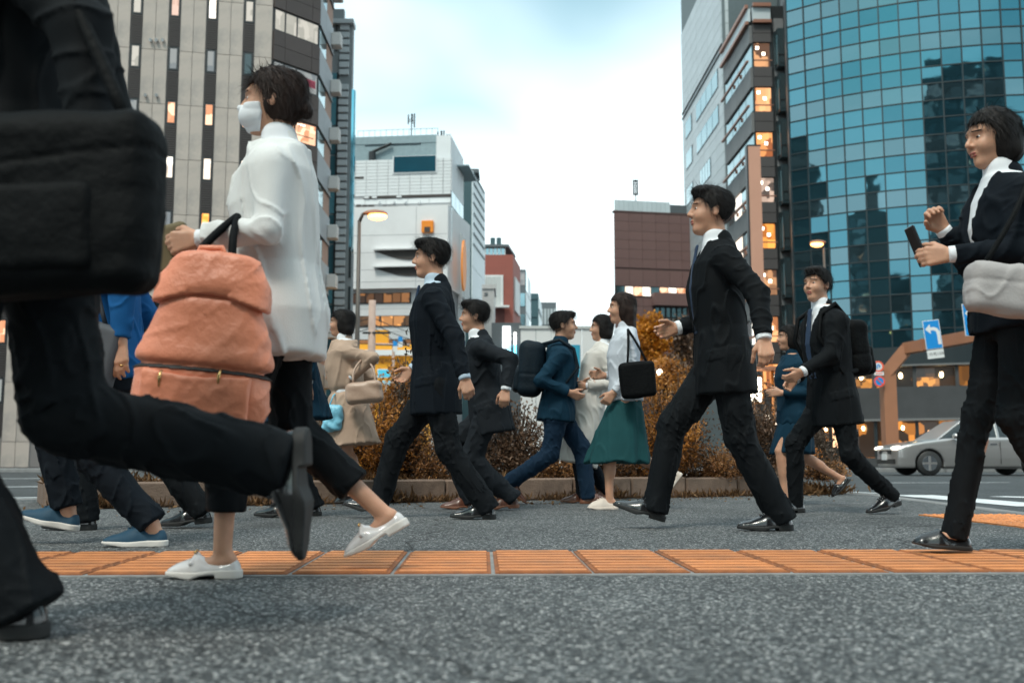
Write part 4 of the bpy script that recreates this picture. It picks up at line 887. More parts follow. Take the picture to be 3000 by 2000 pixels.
# dry weeds along the kerb foot and at the planter end
def weeds():
    rs = RNG; P, N_, S_, T_ = [], [], [], []
    for i in range(2600):
        u = rs.uniform(0, Ltot+.7); c = o0+tdir*u+ndir*abs(rs.normal()*.035)+ndir*.005
        if rs.uniform() > .35+.65*math.sin(u*2.3+1.0)**2: continue
        P.append((c[0], c[1], 0.003)); N_.append((rs.normal()*.5, rs.normal()*.5, 1.6)); S_.append(rs.uniform(.03, .10)*(1.6 if math.sin(u*3.1) > .8 else 1)); T_.append(rs.uniform(0, 1))
    for i in range(1500):
        c = e1+tdir*(rs.normal()*.30+.25)-ndir*(rs.uniform(-.1, .9)); P.append((c[0], c[1], .004)); N_.append((rs.normal()*.8, rs.normal()*.8, 1.2)); S_.append(rs.uniform(.05, .17)); T_.append(rs.uniform(0, 1))
    for i in range(2600):
        u = rs.uniform(0, Ltot); c = o0+tdir*u-ndir*rs.uniform(.16, .5); P.append((c[0], c[1], .158)); N_.append((rs.normal()*.6, rs.normal()*.6, 1.3)); S_.append(rs.uniform(.04, .14)); T_.append(rs.uniform(0, .9))
    w = leaf_cloud(np.array(P), np.array(N_)*1.3, np.array(S_), np.array(T_), LM_STRAW, 'weeds', None, slim=.10); tag(w, 'dry orange weeds along the kerb stones', 'weeds', kind='stuff')
weeds()
def fallen():
    rs = RNG; n = 520; x = rs.uniform(-4, 3.1, n); y = PL(x)-abs(rs.normal(size=n))*.55-.03
    f = leaf_cloud(np.stack([x, y, np.full(n, .004)], 1), np.stack([rs.normal(size=n)*2, rs.normal(size=n)*2, np.full(n, .05)], 1), rs.uniform(.015, .04, n), rs.uniform(0, 1, n), LM_STRAW, 'fallen_leaves', None, slim=.6); tag(f, 'small dry leaves fallen on the pavement by the kerb', 'leaves', kind='stuff')
fallen()
# ------------------------------------------------------------------ trees beyond the road
def tree(label, px, py0, py1, Y, wid, n, m, leaf, seed, cone=False):
    rs = np.random.RandomState(seed); p1 = at(px, py0, Y); b = np.array([p1[0], Y, 0.0]); h = p1[2]; z0 = at(px, py1, Y)[2]
    t = thing('tree', label, 'tree', b, 'trees across the road'); limbs = [tube_vf([b, b+[.05, 0, h*.4], b+[-.03, 0, h*.93]], [.12, .09, .02], 8)]
    pos = []; cl = []
    for i in range(34):
        f = rs.uniform(0, 1); z = z0+(h-z0)*f; r = wid*((1-f)*.9+.12 if cone else (math.sin(math.pi*(f*.8+.12))))*rs.uniform(.4, 1.0); a = rs.uniform(0, 6.28)
        c = b+np.array([r*math.cos(a), r*math.sin(a), z]); cl.append(c); limbs.append(tube_vf([b+[0, 0, max(z-.5*wid, h*.25)], (c+b+[0, 0, z])/2-[0, 0, .1], c], [.035, .025, .01], 5))
        k = n//34; pos.append(c+rs.normal(size=(k, 3))*np.array([.26, .26, .22])*wid)
    mobj('trunk', *joined(limbs), STEM, t, origin=b); pos = np.concatenate(pos)
    tint = np.clip(.5+.3*wob_np(pos*3)+rs.normal(size=len(pos))*.2, 0, 1); leaf_cloud(pos, unit_rows(pos-(b+[0, 0, (z0+h)/2]))*.8, rs.uniform(.7, 1.3, len(pos))*leaf, tint, m, 'crown', t, slim=.8, origin=b)
tree('bright orange tree across the road behind the green skirt', 1910, 930, 1075, 46, .80, 3000, LM_GI, .16, 3)
tree('brown pointed tree across the road beside the orange one', 2000, 945, 1140, 44, .85, 3600, LM_BR, .15, 5, True)
tree('low orange tree under the traffic light', 1945, 1070, 1160, 40, .9, 2000, LM_OR, .13, 7)
tree('orange tree between the shop and the navy suited man', 1165, 1080, 1200, 38, .9, 2000, LM_OR, .13, 9)
# ------------------------------------------------------------------ lamps, poles, signs
M_POLE = mat('lamp_pole', (.10, .085, .075), .5, metal=.3); M_CONC = mat('concrete_pole', (.42, .30, .25), .85, var=.12, vscale=3); LAMPG = glow('lamp_glow', (1.0, .42, .10), 3.2); M_RUST = mat('salmon_steel', (.35, .15, .078), .55, var=.08, vscale=1.5, dirt=(.34, .15, .10), dscale=.8)
def street_lamp(label, px, py, Y, d=1, arm=.55):
    p = at(px, py, Y); b = np.array([p[0]-d*arm, Y, 0]); z = p[2]; t = thing('street_lamp', label, 'street lamp', b, 'lit street lamps')
    tube('pole', M_POLE, t, [b, b+[0, 0, z*.5], b+[0, 0, z-.15]], [.11, .085, .06], 10)
    tube('arm', M_POLE, t, [b+[0, 0, z-.2], b+[d*.12, 0, z+.08], b+[d*arm*.7, 0, z+.16], b+[d*arm*1.3, 0, z+.12]], [.06, .06, .07, .09], 8)
    bm = bmesh.new(); bmesh.ops.create_uvsphere(bm, u_segments=14, v_segments=8, radius=1); me = bpy.data.meshes.new('lamp_globe'); bm.to_mesh(me); bm.free(); me.materials.append(LAMPG)
    for f in me.polygons: f.use_smooth = True
    obj('lamp_globe', me, t, Matrix.Translation((float(b[0]+d*arm*1.15), Y, float(z))) @ Matrix.Diagonal((.34, .2, .15, 1)))
    bm = bmesh.new(); bmesh.ops.create_uvsphere(bm, u_segments=14, v_segments=8, radius=1)
    for v in bm.verts: v.co.z = max(v.co.z, -.1)
    me = bpy.data.meshes.new('lamp_hood'); bm.to_mesh(me); bm.free(); me.materials.append(M_RUST); obj('lamp_hood', me, t, Matrix.Translation((float(b[0]+d*arm*1.0), Y, float(z+.09))) @ Matrix.Diagonal((.44, .24, .14, 1)))
street_lamp('lit street lamp on a tall pole before the white department store', 1099, 634, 35)
street_lamp('lit street lamp before the round glass tower', 2396, 716, 52, -1, .3)
street_lamp('small lit street lamp above the orange tree', 1893, 945, 62, -1, .3)
# utility pole with box and wires
p = at(1091, 880, 40); up_ = thing('utility_pole', 'salmon concrete utility pole beside the street lamp', 'pole', (p[0], 40, 0)); tube('pole', M_CONC, up_, [(p[0], 40, 0), (p[0], 40, p[2])], [.17, .14], 12)
q = at(1096, 1050, 39.8); box('meter_box', mat('meter_grey', (.5, .47, .45), .6), up_, (q[0], 39.8, q[2]), (.30, .2, .42), 0, .02); box('cross_arm', C_FRAME, up_, (p[0]+.2, 39.9, p[2]-1.3), (1.1, .08, .08))
for i, (y0, x1, y1) in enumerate(((930, 1330, 960), (948, 1330, 985), (960, 1300, 1010))):
    a = at(1092, y0, 40); c = at(x1, y1, 60); pts = [a*(1-t)+c*t-np.array([0, 0, .5*math.sin(math.pi*t)]) for t in np.linspace(0, 1, 8)]; tube('cable', C_FRAME, up_, pts, .018, 4)
    c = at(880, y0-20, 45); pts = [a*(1-t)+c*t-np.array([0, 0, .4*math.sin(math.pi*t)]) for t in np.linspace(0, 1, 8)]; tube('cable', C_FRAME, up_, pts, .018, 4)
# small blue and white signs on a rail
p = at(1165, 1010, 48); sr = thing('sign_rail', 'white rail carrying two small blue topped signs', 'sign', (p[0], 48, 0)); BLUE = mat('sign_blue', (.004, .19, .50), .45, emit=(.0, .2, .5), estr=.15); SWHITE = mat('sign_white', (.72, .72, .72), .5)
a, c = at(1100, 1008, 48), at(1200, 1010, 48); tube('rail', M_CONC, sr, [a, c], .06, 8); tube('post', M_CONC, sr, [(p[0]-.2, 48.05, 0), (p[0]-.2, 48.05, a[2])], .07, 8)
for px, py in ((1158, 1014), (1173, 1001)):
    q = at(px, py, 47.8); pl = box('sign_plate', SWHITE, sr, (q[0], 47.8, q[2]), (.21, .03, .52)); box('blue_top', BLUE, pl, (q[0], 47.782, q[2]+.13), (.21, .004, .24))
# gantry with direction sign
def gantry():
    c = at(2604, 1200, 45); b = np.array([c[0], 45, 0]); g_ = thing('sign_gantry', 'salmon steel sign gantry with a bent arm over the road', 'gantry', b)
    z = at(2640, 1015, 45)[2]; S_ = .28
    prism('post', M_RUST, g_, [(b[0]-S_, 45-S_), (b[0]+S_, 45-S_), (b[0]+S_, 45+S_), (b[0]-S_, 45+S_)], -.03, at(2600, 1085, 45)[2])
    ztop = at(2600, 1085, 45)[2]; e = at(2640, 1020, 45); tip = np.array([21.6, 30.0, e[2]+.15]); e = np.array([e[0]+.1, 44.6, e[2]-.05])
    def beam(name, p0, p1, hw, hh):
        d = unit(p1-p0); s = unit(np.cross(d, [0, 0, 1.])); u = np.cross(s, d); V = [p+s*a*hw+u*bb*hh for p in (p0, p1) for a, bb in ((-1, -1), (1, -1), (1, 1), (-1, 1))]
        return mobj(name, V, [[3, 2, 1, 0], [4, 5, 6, 7], [0, 1, 5, 4], [1, 2, 6, 5], [2, 3, 7, 6], [3, 0, 4, 7]], M_RUST, g_)
    k0 = np.array([b[0], 45, ztop+.0]); beam('knee', k0+[-.02, 0, -.1], e+[0, 0, 0], .23, .25); beam('arm', e, tip, .22, .24)
    V = []; d = unit(tip-e); j = e+d*1.2; beam('arm_joint', j, j+d*.10, .245, .265)
    # round signs on the post
    RED = mat('sign_red', (.60, .055, .012), .45, emit=(.7, .08, .01), estr=.2)
    def disc(par, name, m, cx, cz, r, y, r0=0.0, n=32):
        V = []; F = []
        if r0 == 0: V = [(cx+r*math.cos(2*math.pi*i/n), y, cz+r*math.sin(2*math.pi*i/n)) for i in range(n)]+[(cx+r*math.cos(2*math.pi*i/n), y+.02, cz+r*math.sin(2*math.pi*i/n)) for i in range(n)]; F = [list(range(n)), list(range(n, 2*n))[::-1]]+[[i, (i+1) % n, n+(i+1) % n, n+i] for i in range(n)]
        else: V = [(cx+q*math.cos(2*math.pi*i/n), y, cz+q*math.sin(2*math.pi*i/n)) for q in (r, r0) for i in range(n)]; F = [[i, (i+1) % n, n+(i+1) % n, n+i] for i in range(n)]
        return mobj(name, V, F, m, par)
    y = 44.55; cx = at(2573, 1073, y)[0]
    z1 = at(2573, 1073, y)[2]; s1 = disc(g_, 'turn_sign', SWHITE, cx, z1, .245, y); disc(s1, 'red_ring', RED, cx, z1, .24, y-.004, .175)
    V, F = tube_vf([(cx-.05, y-.006, z1-.10), (cx-.05, y-.006, z1+.04), (cx-.02, y-.006, z1+.085), (cx+.03, y-.006, z1+.07), (cx+.05, y-.006, z1+.02)], .024, 6); mobj('turn_arrow', V, F, BLUE, s1)
    mobj('arrow_head', [(cx-.0, y-.03, z1+.02), (cx+.10, y-.03, z1+.02), (cx+.05, y-.03, z1-.06)], [[0, 1, 2]], BLUE, s1)
    z2 = at(2573, 1117, y)[2]; s2 = disc(g_, 'parking_sign', BLUE, cx+.03, z2, .245, y); disc(s2, 'red_ring', RED, cx+.03, z2, .24, y-.004, .175)
    V, F = tube_vf([(cx+.03-.13, y-.006, z2+.13), (cx+.03+.13, y-.006, z2-.13)], .022, 6); mobj('red_bar', V, F, RED, s2)
    z3 = at(2573, 1094, y)[2]; s3 = box('notice_plate', SWHITE, g_, (cx+.02, y, z3), (.42, .02, .15)); box('notice_line', RED, s3, (cx+.02, y-.013, z3), (.30, .004, .035))
    tube('sign_bracket', C_FRAME, g_, [(cx+.25, y+.04, z2), (b[0]-.3, 44.7, z2)], .025, 6); tube('sign_bracket', C_FRAME, g_, [(cx+.22, y+.04, z1), (b[0]-.3, 44.7, z1)], .025, 6)
    # blue left-turn sign hung on the arm, turned a little
    Ys = 40.4; c = at(2732, 980, Ys); rot = Matrix.Translation(Vector(c)) @ Matrix.Rotation(math.radians(-8), 4, 'Z') @ Matrix.Rotation(math.radians(-6), 4, 'Y')
    W_, H_ = .64, 1.16
    sg = obj('direction_sign', box_mesh(W_, .03, H_, SWHITE, .004), g_, rot); obj('sign_face', box_mesh(W_-.05, .006, H_-.05, BLUE), sg, rot @ Matrix.Translation((0, -.020, 0)))
    A = [(.17, -.42), (.17, .02), (.14, .12), (.06, .17), (-.06, .17), (-.06, .03), (-.27, .235), (-.06, .44), (-.06, .30), (.09, .30), (.22, .24), (.295, .10), (.295, -.42)]
    A = [(x*.95, z*.98) for x, z in A]; me = mesh_from('arrow', [(x, -.026, z) for x, z in A], [list(range(len(A)))[::-1]], SWHITE)
    bm = bmesh.new(); bm.from_mesh(me); bmesh.ops.triangulate(bm, faces=bm.faces[:]); bm.to_mesh(me); bm.free(); obj('arrow', me, sg, rot)
    r2 = rot @ Matrix.Translation((0, 0, -H_/2-.20)); pl = obj('distance_plate', box_mesh(W_, .02, .34, SWHITE, .004), g_, r2)
    text_obj('distance_text', 'この先150m', .155, C_FRAME, pl, r2 @ Matrix.Translation((0, -.014, 0)) @ Matrix.Rotation(math.pi/2, 4, 'X'), .002)
    c = at(2850, 935, 36.2); rot = Matrix.Translation(Vector(c)) @ Matrix.Rotation(math.radians(-8), 4, 'Z') @ Matrix.Rotation(math.radians(-4), 4, 'Y')
    sg = obj('direction_sign', box_mesh(W_, .03, H_, SWHITE, .004), g_, rot); obj('sign_face', box_mesh(W_-.05, .006, H_-.05, BLUE), sg, rot @ Matrix.Translation((0, -.020, 0))); obj('arrow', me, sg, rot)
    for cc in (at(2732, 960, Ys), at(2850, 930, 36.2)): tube('hanger', C_FRAME, g_, [cc+[0, .04, 0], cc+[.15, .5, 0]], .04, 6)
gantry()
# traffic lights
def signal(label, px, py, Y, lit):
    c = at(px, py, Y); t = thing('traffic_light', label, 'traffic light', (c[0], Y, 0)); tube('pole', M_POLE, t, [(c[0]+.9, Y+.1, 0), (c[0]+.9, Y+.1, c[2])], .07, 8); tube('arm', M_POLE, t, [(c[0]+.9, Y+.1, c[2]), (c[0]-.4, Y+.1, c[2])], .04, 6)
    box('housing', mat('signal_grey', (.48, .45, .43), .5) if 'signal_grey' not in bpy.data.materials else bpy.data.materials['signal_grey'], t, (c[0], Y, c[2]), (1.05, .14, .34), 0, .04)
    for k in range(3):
        V, F = tube_vf([(c[0]-.33+.33*k, Y-.08, c[2]), (c[0]-.33+.33*k, Y-.24, c[2])], .135, 14); mobj('hood', V, F, C_FRAME, t); V, F = tube_vf([(c[0]-.33+.33*k, Y-.245, c[2]), (c[0]-.33+.33*k, Y-.25, c[2])], .115, 14)
        mobj('lens', V, F, glow('lens_lit_%d' % px, (1, .85, .6), 6) if k == lit else C_GL_D, t)
signal('horizontal traffic light with one lit lens above the orange shrub', 1905, 1092, 40, 2)
signal('lower horizontal traffic light beside the orange tree', 1938, 1114, 40.8, 9)
# glowing lantern sign
p = at(2210, 1142, 30); ls = thing('lantern_sign', 'glowing white lantern sign in an orange frame above the planter', 'sign', (p[0], 30, 0)); MO = mat('lantern_frame', (.35, .12, .02), .5)
box('lantern', glow('lantern_glow', (1, .90, .68), 5.0), ls, (p[0], 30, p[2]), (.36, .30, .72), 0, .03)
for dx, dz, sx, sz in ((0, .39, .46, .06), (0, -.39, .46, .06), (-.205, 0, .05, .72), (.205, 0, .05, .72)): box('frame_bar', MO, ls, (p[0]+dx, 29.83, p[2]+dz), (sx, .05, sz))
tube('post', MO, ls, [(p[0], 30.1, 0), (p[0], 30.1, p[2]-.42)], .06, 8); box('roof', M_RUST, ls, (p[0]+.1, 30, p[2]+.62), (1.3, .8, .08)); tube('post', MO, ls, [(p[0]+.6, 30.2, 0), (p[0]+.6, 30.2, p[2]+.58)], .05, 8)
# pedestrian signal
p = at(2970, 1172, 40); pd = thing('pedestrian_signal', 'pedestrian signal glowing red beside the car roof', 'traffic light', (p[0]+.3, 40, 0)); box('housing', C_FRAME, pd, (p[0], 40, p[2]), (.36, .2, .72), 0, .03)
RG = glow('red_man', (1, .16, .02), 3.5); box('figure', RG, pd, (p[0], 39.89, p[2]+.12), (.12, .01, .24)); box('figure', RG, pd, (p[0], 39.89, p[2]+.27), (.07, .01, .07)); box('figure', mat('amber_low', (.5, .2, .03), .5, emit=(1, .33, .03), estr=1), pd, (p[0], 39.89, p[2]-.2), (.22, .01, .22))
tube('post', M_POLE, pd, [(p[0]+.3, 40.1, 0), (p[0]+.3, 40.1, p[2]+.5)], .06, 8)
# low barrier beyond the road and its far kerb
fk = thing('far_kerb', None, None); fk['kind'] = 'structure'
for i in range(26): box('kerb_stone', M_KERBG, fk, (-26+i*3.0, 34+.05*i, .03), (2.98, .3, .15), .017, .02)
# ------------------------------------------------------------------ silver car
def car():
    Y = 27.0; x0 = X_at(2590, Y, .6); zg = -.03; L, Wd = 4.45, 1.74; cx = x0+L/2
    PAINT = mat('silver_paint', (.44, .42, .41), .28, metal=.75, coat=.6); GLS = mat('car_glass', (.012, .016, .018), .05, spec=.8); TRIM = mat('car_trim', (.02, .02, .02), .5); CHR = mat('chrome', (.75, .76, .78), .12, metal=1)
    c = thing('car', 'silver saloon car passing on the road at the right', 'car', (cx, Y, zg)); O = np.array([cx, Y, zg])
    prof_x = np.array([-2.225, -2.19, -2.0, -1.5, -1.05, -.9, 0, 1.0, 1.5, 1.9, 2.15, 2.225]); zt = np.array([.62, .70, .78, .87, .93, .95, .97, .98, .98, .95, .88, .70])
    def body(p):
        q = p-O; x, y, z = q[:, 0], np.abs(q[:, 1]), q[:, 2]
        top = np.interp(x, prof_x, zt); hw = .87-.10*np.clip((np.abs(x)-1.5)/.72, 0, 1)**2-.05*np.clip((z-.55)/.4, 0, 1)**2-.03*np.clip((.45-z)/.25, 0, 1)
        d = smax(smax(y-hw, z-top, .08), smax(np.abs(x)-2.215+.10*(y/.87)**2, .19-z, .05), .06)
        d = d+.006*np.exp(-((z-.74)/.012)**2)*(y > .5)
        for wx in (-1.38, 1.30): d = smax(d, -np.maximum(np.hypot(x-wx, z-.315)-.36, .55-y), .02)
        return d
    V, F = surf(body, O-[2.3, .95, 0], O+[2.3, .95, 1.1], .03); mobj('body', V, F, PAINT, c, True, O)
    gx = np.array([-1.12, -.42, .25, 1.15, 1.85]); gz = np.array([.93, 1.40, 1.46, 1.38, .97])
    def house(p, grow=0.0):
        q = p-O; x, y, z = q[:, 0], np.abs(q[:, 1]), q[:, 2]; top = np.interp(x, gx, gz)+grow; hw = .79-.20*np.clip((z-.9)/.5, 0, 1)+grow
        return smax(smax(y-hw, (z-top)*.75, .07), smax(np.maximum(-1.15-x, x-1.88), .85-z, .03), .03)
    V, F = surf(house, O+[-1.3, -.95, .8], O+[2.0, .95, 1.6], .028); mobj('windows', V, F, GLS, c, True, O)
    def roof(p):
        q = p-O; x, y, z = q[:, 0], np.abs(q[:, 1]), q[:, 2]; d = house(p, .012)
        strip = np.minimum(z*0+1.36-z, 0)
        keep = np.minimum.reduce([1.355-z, np.abs(x-.42-.0*z)-.045+0*z, np.abs(x-(-1.12+(z-.93)*1.48))-.05, np.abs(x-(1.86-(z-.97)*1.7))-.09])
        return smax(d, keep, .01)
    V, F = surf(roof, O+[-1.4, -.95, .86], O+[2.1, .95, 1.6], .022); mobj('roof', V, F, PAINT, c, True, O)
    for wx in (-1.38, 1.30):
        for s in (-1, 1):
            w = mobj('wheel', *tube_vf([O+[wx, s*.64, .315], O+[wx, s*.66, .315], O+[wx, s*.82, .315], O+[wx, s*.84, .315]], [.29, .315, .315, .29], 24), TRIM, c, True, O); mobj('rim', *tube_vf([O+[wx, s*.82, .315], O+[wx, s*.846, .315]], [.205, .19], 18), CHR, w, False, O)
            mobj('hub', *joined([box_vf((cx+wx, Y+s*.85, zg+.315), (.36, .02, .05)), box_vf((cx+wx, Y+s*.851, zg+.315), (.05, .02, .36))]), PAINT, w, False, O)
    for s in (-1, 1):
        hl = lambda p, s=s: ell(p-O, (-2.06, s*.60, .70), (.20, .20, .062)); V, F = surf(hl, O+[-2.3, s*.6-.25, .55], O+[-1.8, s*.6+.25, .85], .018); mobj('headlight', V, F, mat('headlight', (.8, .78, .74), .1, emit=(1, .88, .7), estr=1.6), c, True, O)
        mr = lambda p, s=s: ell(p-O, (-.72, s*.92, 1.0), (.09, .10, .07)); V, F = surf(mr, O+[-.9, s*.92-.15, .88], O+[-.55, s*.92+.15, 1.1], .018); mobj('mirror', V, F, PAINT, c, True, O)
        box('door_handle', CHR, c, (cx+.25, Y+s*.862, zg+.80), (.18, .02, .03)); box('sill', TRIM, c, (cx-.05, Y+s*.84, zg+.205), (2.0, .06, .06))
        for dx in (-.62, .42, 1.18): box('door_gap', TRIM, c, (cx+dx, Y+s*.8665, zg+.58), (.012, .012, .56))
    box('grille', TRIM, c, (cx-2.17, Y, zg+.60), (.08, .8, .10)); box('lower_grille', TRIM, c, (cx-2.165, Y, zg+.36), (.10, 1.2, .12)); box('number_plate', SWHITE, c, (cx-2.225, Y, zg+.48), (.02, .33, .16)); box('chrome_strip', CHR, c, (cx-2.205, Y, zg+.665), (.05, 1.1, .03))
# ------------------------------------------------------------------ soft bodies: distance fields turned into one surface
BIG = 0.5
def surf(f, lo, hi, h):
    lo = np.asarray(lo, float)-3*h; hi = np.asarray(hi, float)+3*h
    Hc = 4*h; nc = np.ceil((hi-lo)/Hc).astype(int)
    ax = [lo[i]+Hc*(np.arange(nc[i])+.5) for i in range(3)]
    g = np.stack(np.meshgrid(*ax, indexing='ij'), -1).reshape(-1, 3)
    dc = f(g.astype(np.float32)).reshape(nc)
    act = np.abs(dc) < Hc*1.55
    nn = nc*4+1
    D = np.repeat(np.repeat(np.repeat(dc, 4, 0), 4, 1), 4, 2)
    D = np.pad(D, ((0, 1), (0, 1), (0, 1)), mode='edge').astype(np.float32)
    mask = np.zeros(nn, bool)
    a4 = np.repeat(np.repeat(np.repeat(act, 4, 0), 4, 1), 4, 2)
    mask[:-1, :-1, :-1] |= a4
    for sl in ((slice(1, None), slice(None, -1), slice(None, -1)), (slice(None, -1), slice(1, None), slice(None, -1)), (slice(None, -1), slice(None, -1), slice(1, None)),
               (slice(1, None), slice(1, None), slice(1, None))):
        mask[sl] |= a4
    ii = np.nonzero(mask)
    P = np.stack([lo[k]+h*ii[k] for k in range(3)], -1).astype(np.float32)
    D[ii] = f(P)
    s = D < 0
    c = np.zeros(nn-1, np.int8)
    for a in (0, 1):
        for b in (0, 1):
            for d in (0, 1):
                c += s[a:nn[0]-1+a, b:nn[1]-1+b, d:nn[2]-1+d]
    cells = np.nonzero((c > 0) & (c < 8))
    nv = len(cells[0]); idx = np.full(nn-1, -1, np.int32); idx[cells] = np.arange(nv)
    acc = np.zeros((nv, 3)); cnt = np.zeros(nv)
    I = np.stack(cells, -1)
    corners = [(a, b, d) for a in (0, 1) for b in (0, 1) for d in (0, 1)]
    vals = {k: D[I[:, 0]+k[0], I[:, 1]+k[1], I[:, 2]+k[2]] for k in corners}
    for k in corners:
        for axis in range(3):
            if k[axis] == 0:
                k2 = list(k); k2[axis] = 1; k2 = tuple(k2)
                d0, d1 = vals[k], vals[k2]; m = (d0 < 0) != (d1 < 0)
                if m.any():
                    t = d0[m]/(d0[m]-d1[m]); q = np.tile(np.array(k, float), (m.sum(), 1)); q[:, axis] += t
                    acc[m] += q; cnt[m] += 1
    V = lo + h*(I + acc/np.maximum(cnt, 1)[:, None])
    F = []
    for axis in range(3):
        sl0 = [slice(None)]*3; sl1 = [slice(None)]*3; sl0[axis] = slice(None, -1); sl1[axis] = slice(1, None)
        a, b = s[tuple(sl0)], s[tuple(sl1)]
        e = np.nonzero(a != b); E = np.stack(e, -1)
        o1, o2 = (axis+1) % 3, (axis+2) % 3
        ok = (E[:, o1] > 0) & (E[:, o2] > 0) & (E[:, o1] < nn[o1]-1) & (E[:, o2] < nn[o2]-1); E = E[ok]
        flip = a[tuple(E.T)]
        def cid(d1, d2):
            Q = E.copy(); Q[:, o1] -= d1; Q[:, o2] -= d2; return idx[tuple(Q.T)]
        q = np.stack([cid(1, 1), cid(0, 1), cid(0, 0), cid(1, 0)], -1)
        q[~flip] = q[~flip][:, ::-1]
        F.append(q)
    F = np.concatenate(F)
    F = F[(F >= 0).all(1)]
    return V, F
def smin(a, b, k):
    h = np.clip(.5+.5*(b-a)/k, 0, 1); return b*(1-h)+a*h-k*h*(1-h)
def smax(a, b, k): return -smin(-a, -b, k)
def rc(p, a, b, r1, r2):
    a = np.asarray(a, np.float32); ba = np.asarray(b, np.float32)-a; pa = p.astype(np.float32, copy=False)-a
    t = np.clip(pa@(ba/np.float32(ba@ba+1e-12)), 0, 1); pa = pa-t[:, None]*ba
    return np.sqrt(np.einsum('ij,ij->i', pa, pa))-(np.float32(r1)+np.float32(r2-r1)*t)
def ell(p, c, r):
    q = (p-np.asarray(c, np.float32)).astype(np.float32, copy=False); r = np.asarray(r, np.float32)
    k0 = np.linalg.norm(q/r, axis=1); k1 = np.linalg.norm(q/(r*r), axis=1)
    return k0*(k0-1)/(k1+1e-9)
def rbox(p, c, b, r):
    q = np.abs(p-np.asarray(c))-(np.asarray(b)-r)
    return np.linalg.norm(np.maximum(q, 0), axis=1)+np.minimum(q.max(1), 0)-r
def near(p, c, R, fn):
    """evaluate fn only close to c"""
    d = np.linalg.norm(p-np.asarray(c), axis=1); out = np.maximum(d-R, .02)+.02; m = d < R+.03
    if m.any(): out[m] = np.minimum(fn(p[m]), 1.0)
    return out
def wob(p, k, seed):
    rs = np.random.RandomState(seed); k = np.asarray(k, float) if hasattr(k, '__len__') else np.array([k]*3, float)
    s = np.zeros(len(p), np.float32); p = p.astype(np.float32, copy=False)
    for i in range(3):
        d = rs.normal(size=3); d /= np.linalg.norm(d); e = rs.normal(size=3)
        s += np.sin(p@(k*d*(1+.6*i)).astype(np.float32)+np.float32(rs.uniform(0, 6))+np.float32(1.4)*np.sin(p@(k*e*.55).astype(np.float32)+np.float32(rs.uniform(0, 6))))*np.float32(1/(1+.35*i))
    return s*np.float32(.42)
def crease(p, k, seed, w=.14): return (.28-np.exp(-(wob(p, k, seed)/w)**2)).astype(np.float32)
class Sections:
    """a trunk described by ellipses (s, forward offset, half depth, half width) along the spine"""
    def __init__(self, o, fwd, lat, up, secs, sq=2.3):
        self.o, self.R = np.asarray(o, np.float32), np.stack([fwd, lat, up]).astype(np.float32); self.t = np.array(secs, float); self.sq = sq
    def loc(self, p): return (p.astype(np.float32, copy=False)-self.o)@self.R.T
    def d(self, p, grow=0.0, cap=True):
        q = self.loc(p); t = self.t; s = np.clip(q[:, 2], t[0, 0], t[-1, 0])
        cf = np.interp(s, t[:, 0], t[:, 1]); rf = np.interp(s, t[:, 0], t[:, 2])+grow; rl = np.interp(s, t[:, 0], t[:, 3])+grow
        n = self.sq
        ka, kb = np.abs((q[:, 0]-cf)/rf).astype(np.float32), np.abs(q[:, 1]/rl).astype(np.float32)
        k = np.sqrt(ka*ka+kb*kb) if n == 2 else (ka**n+kb**n)**(1/n)
        d = (k-1)*np.minimum(rf, rl)
        if cap: d = smax(d, np.maximum(t[0, 0]-q[:, 2], q[:, 2]-t[-1, 0]), .012)
        return d
def ik(a, b, l1, l2, pole):
    a, b = np.asarray(a, float), np.asarray(b, float); ab = b-a; D = np.linalg.norm(ab)
    n = ab/D
    if D >= (l1+l2)*.998: return a+n*D*l1/(l1+l2), D/(l1+l2)
    x = (l1*l1-l2*l2+D*D)/(2*D); y = math.sqrt(max(l1*l1-x*x, 0))
    p = pole-n*(pole@n); p = unit(p)
    return a+n*x+p*y, 1.0
# ---- materials of people
SKIN = mat('skin', (.50, .265, .17), .5, var=.2, vscale=14, bump=.15, bscale=220)
HAIR = mat('hair', (.008, .006, .0055), .6, spec=.25, var=.35, vscale=30, bump=.9, bscale=160, bstretch=(1, 1, .18))
HAIRB = mat('brown_hair', (.022, .011, .008), .6, spec=.25, var=.35, vscale=30, bump=.9, bscale=160, bstretch=(1, 1, .15))
SKIN.node_tree.nodes['Principled BSDF'].inputs['Subsurface Weight'].default_value = .12; SKIN.node_tree.nodes['Principled BSDF'].inputs['Subsurface Scale'].default_value = .012
LIP = mat('lip', (.36, .11, .085), .45)
def cloth(name, c, rough=.8, bump=.25, bscale=420, sheen=0.0, var=.12): return mat(name, c, rough, var=var, vscale=9, bump=bump, bscale=bscale, sheen=sheen, spec=.15)
SUITS = {'black': cloth('black_suit', (.0038, .0052, .0068)), 'navy': cloth('navy_suit', (.0028, .0055, .0095)), 'grey': cloth('grey_suit', (.011, .014, .018)),
         'char': cloth('charcoal_cloth', (.0045, .006, .008)), 'blue': cloth('blue_cloth', (.006, .075, .22)), 'teal': cloth('petrol_cloth', (.004, .026, .048)),
         'white': cloth('white_coat', (.66, .66, .65), bump=.55, bscale=260, var=.05), 'cream': cloth('cream_coat', (.56, .53, .49)), 'beige': cloth('beige_trench', (.40, .285, .215), bump=.3),
         'shirt': cloth('white_shirt', (.72, .74, .77), var=.04), 'bluesh': cloth('pale_blue_shirt', (.42, .52, .62), var=.04), 'green': cloth('green_skirt', (.011, .058, .064)),
         'jeans': cloth('jeans', (.006, .020, .042), bump=.5), 'grayblue': cloth('light_grey_blouse', (.52, .55, .60)), 'tie': cloth('tie_silk', (.03, .05, .09), .5)}
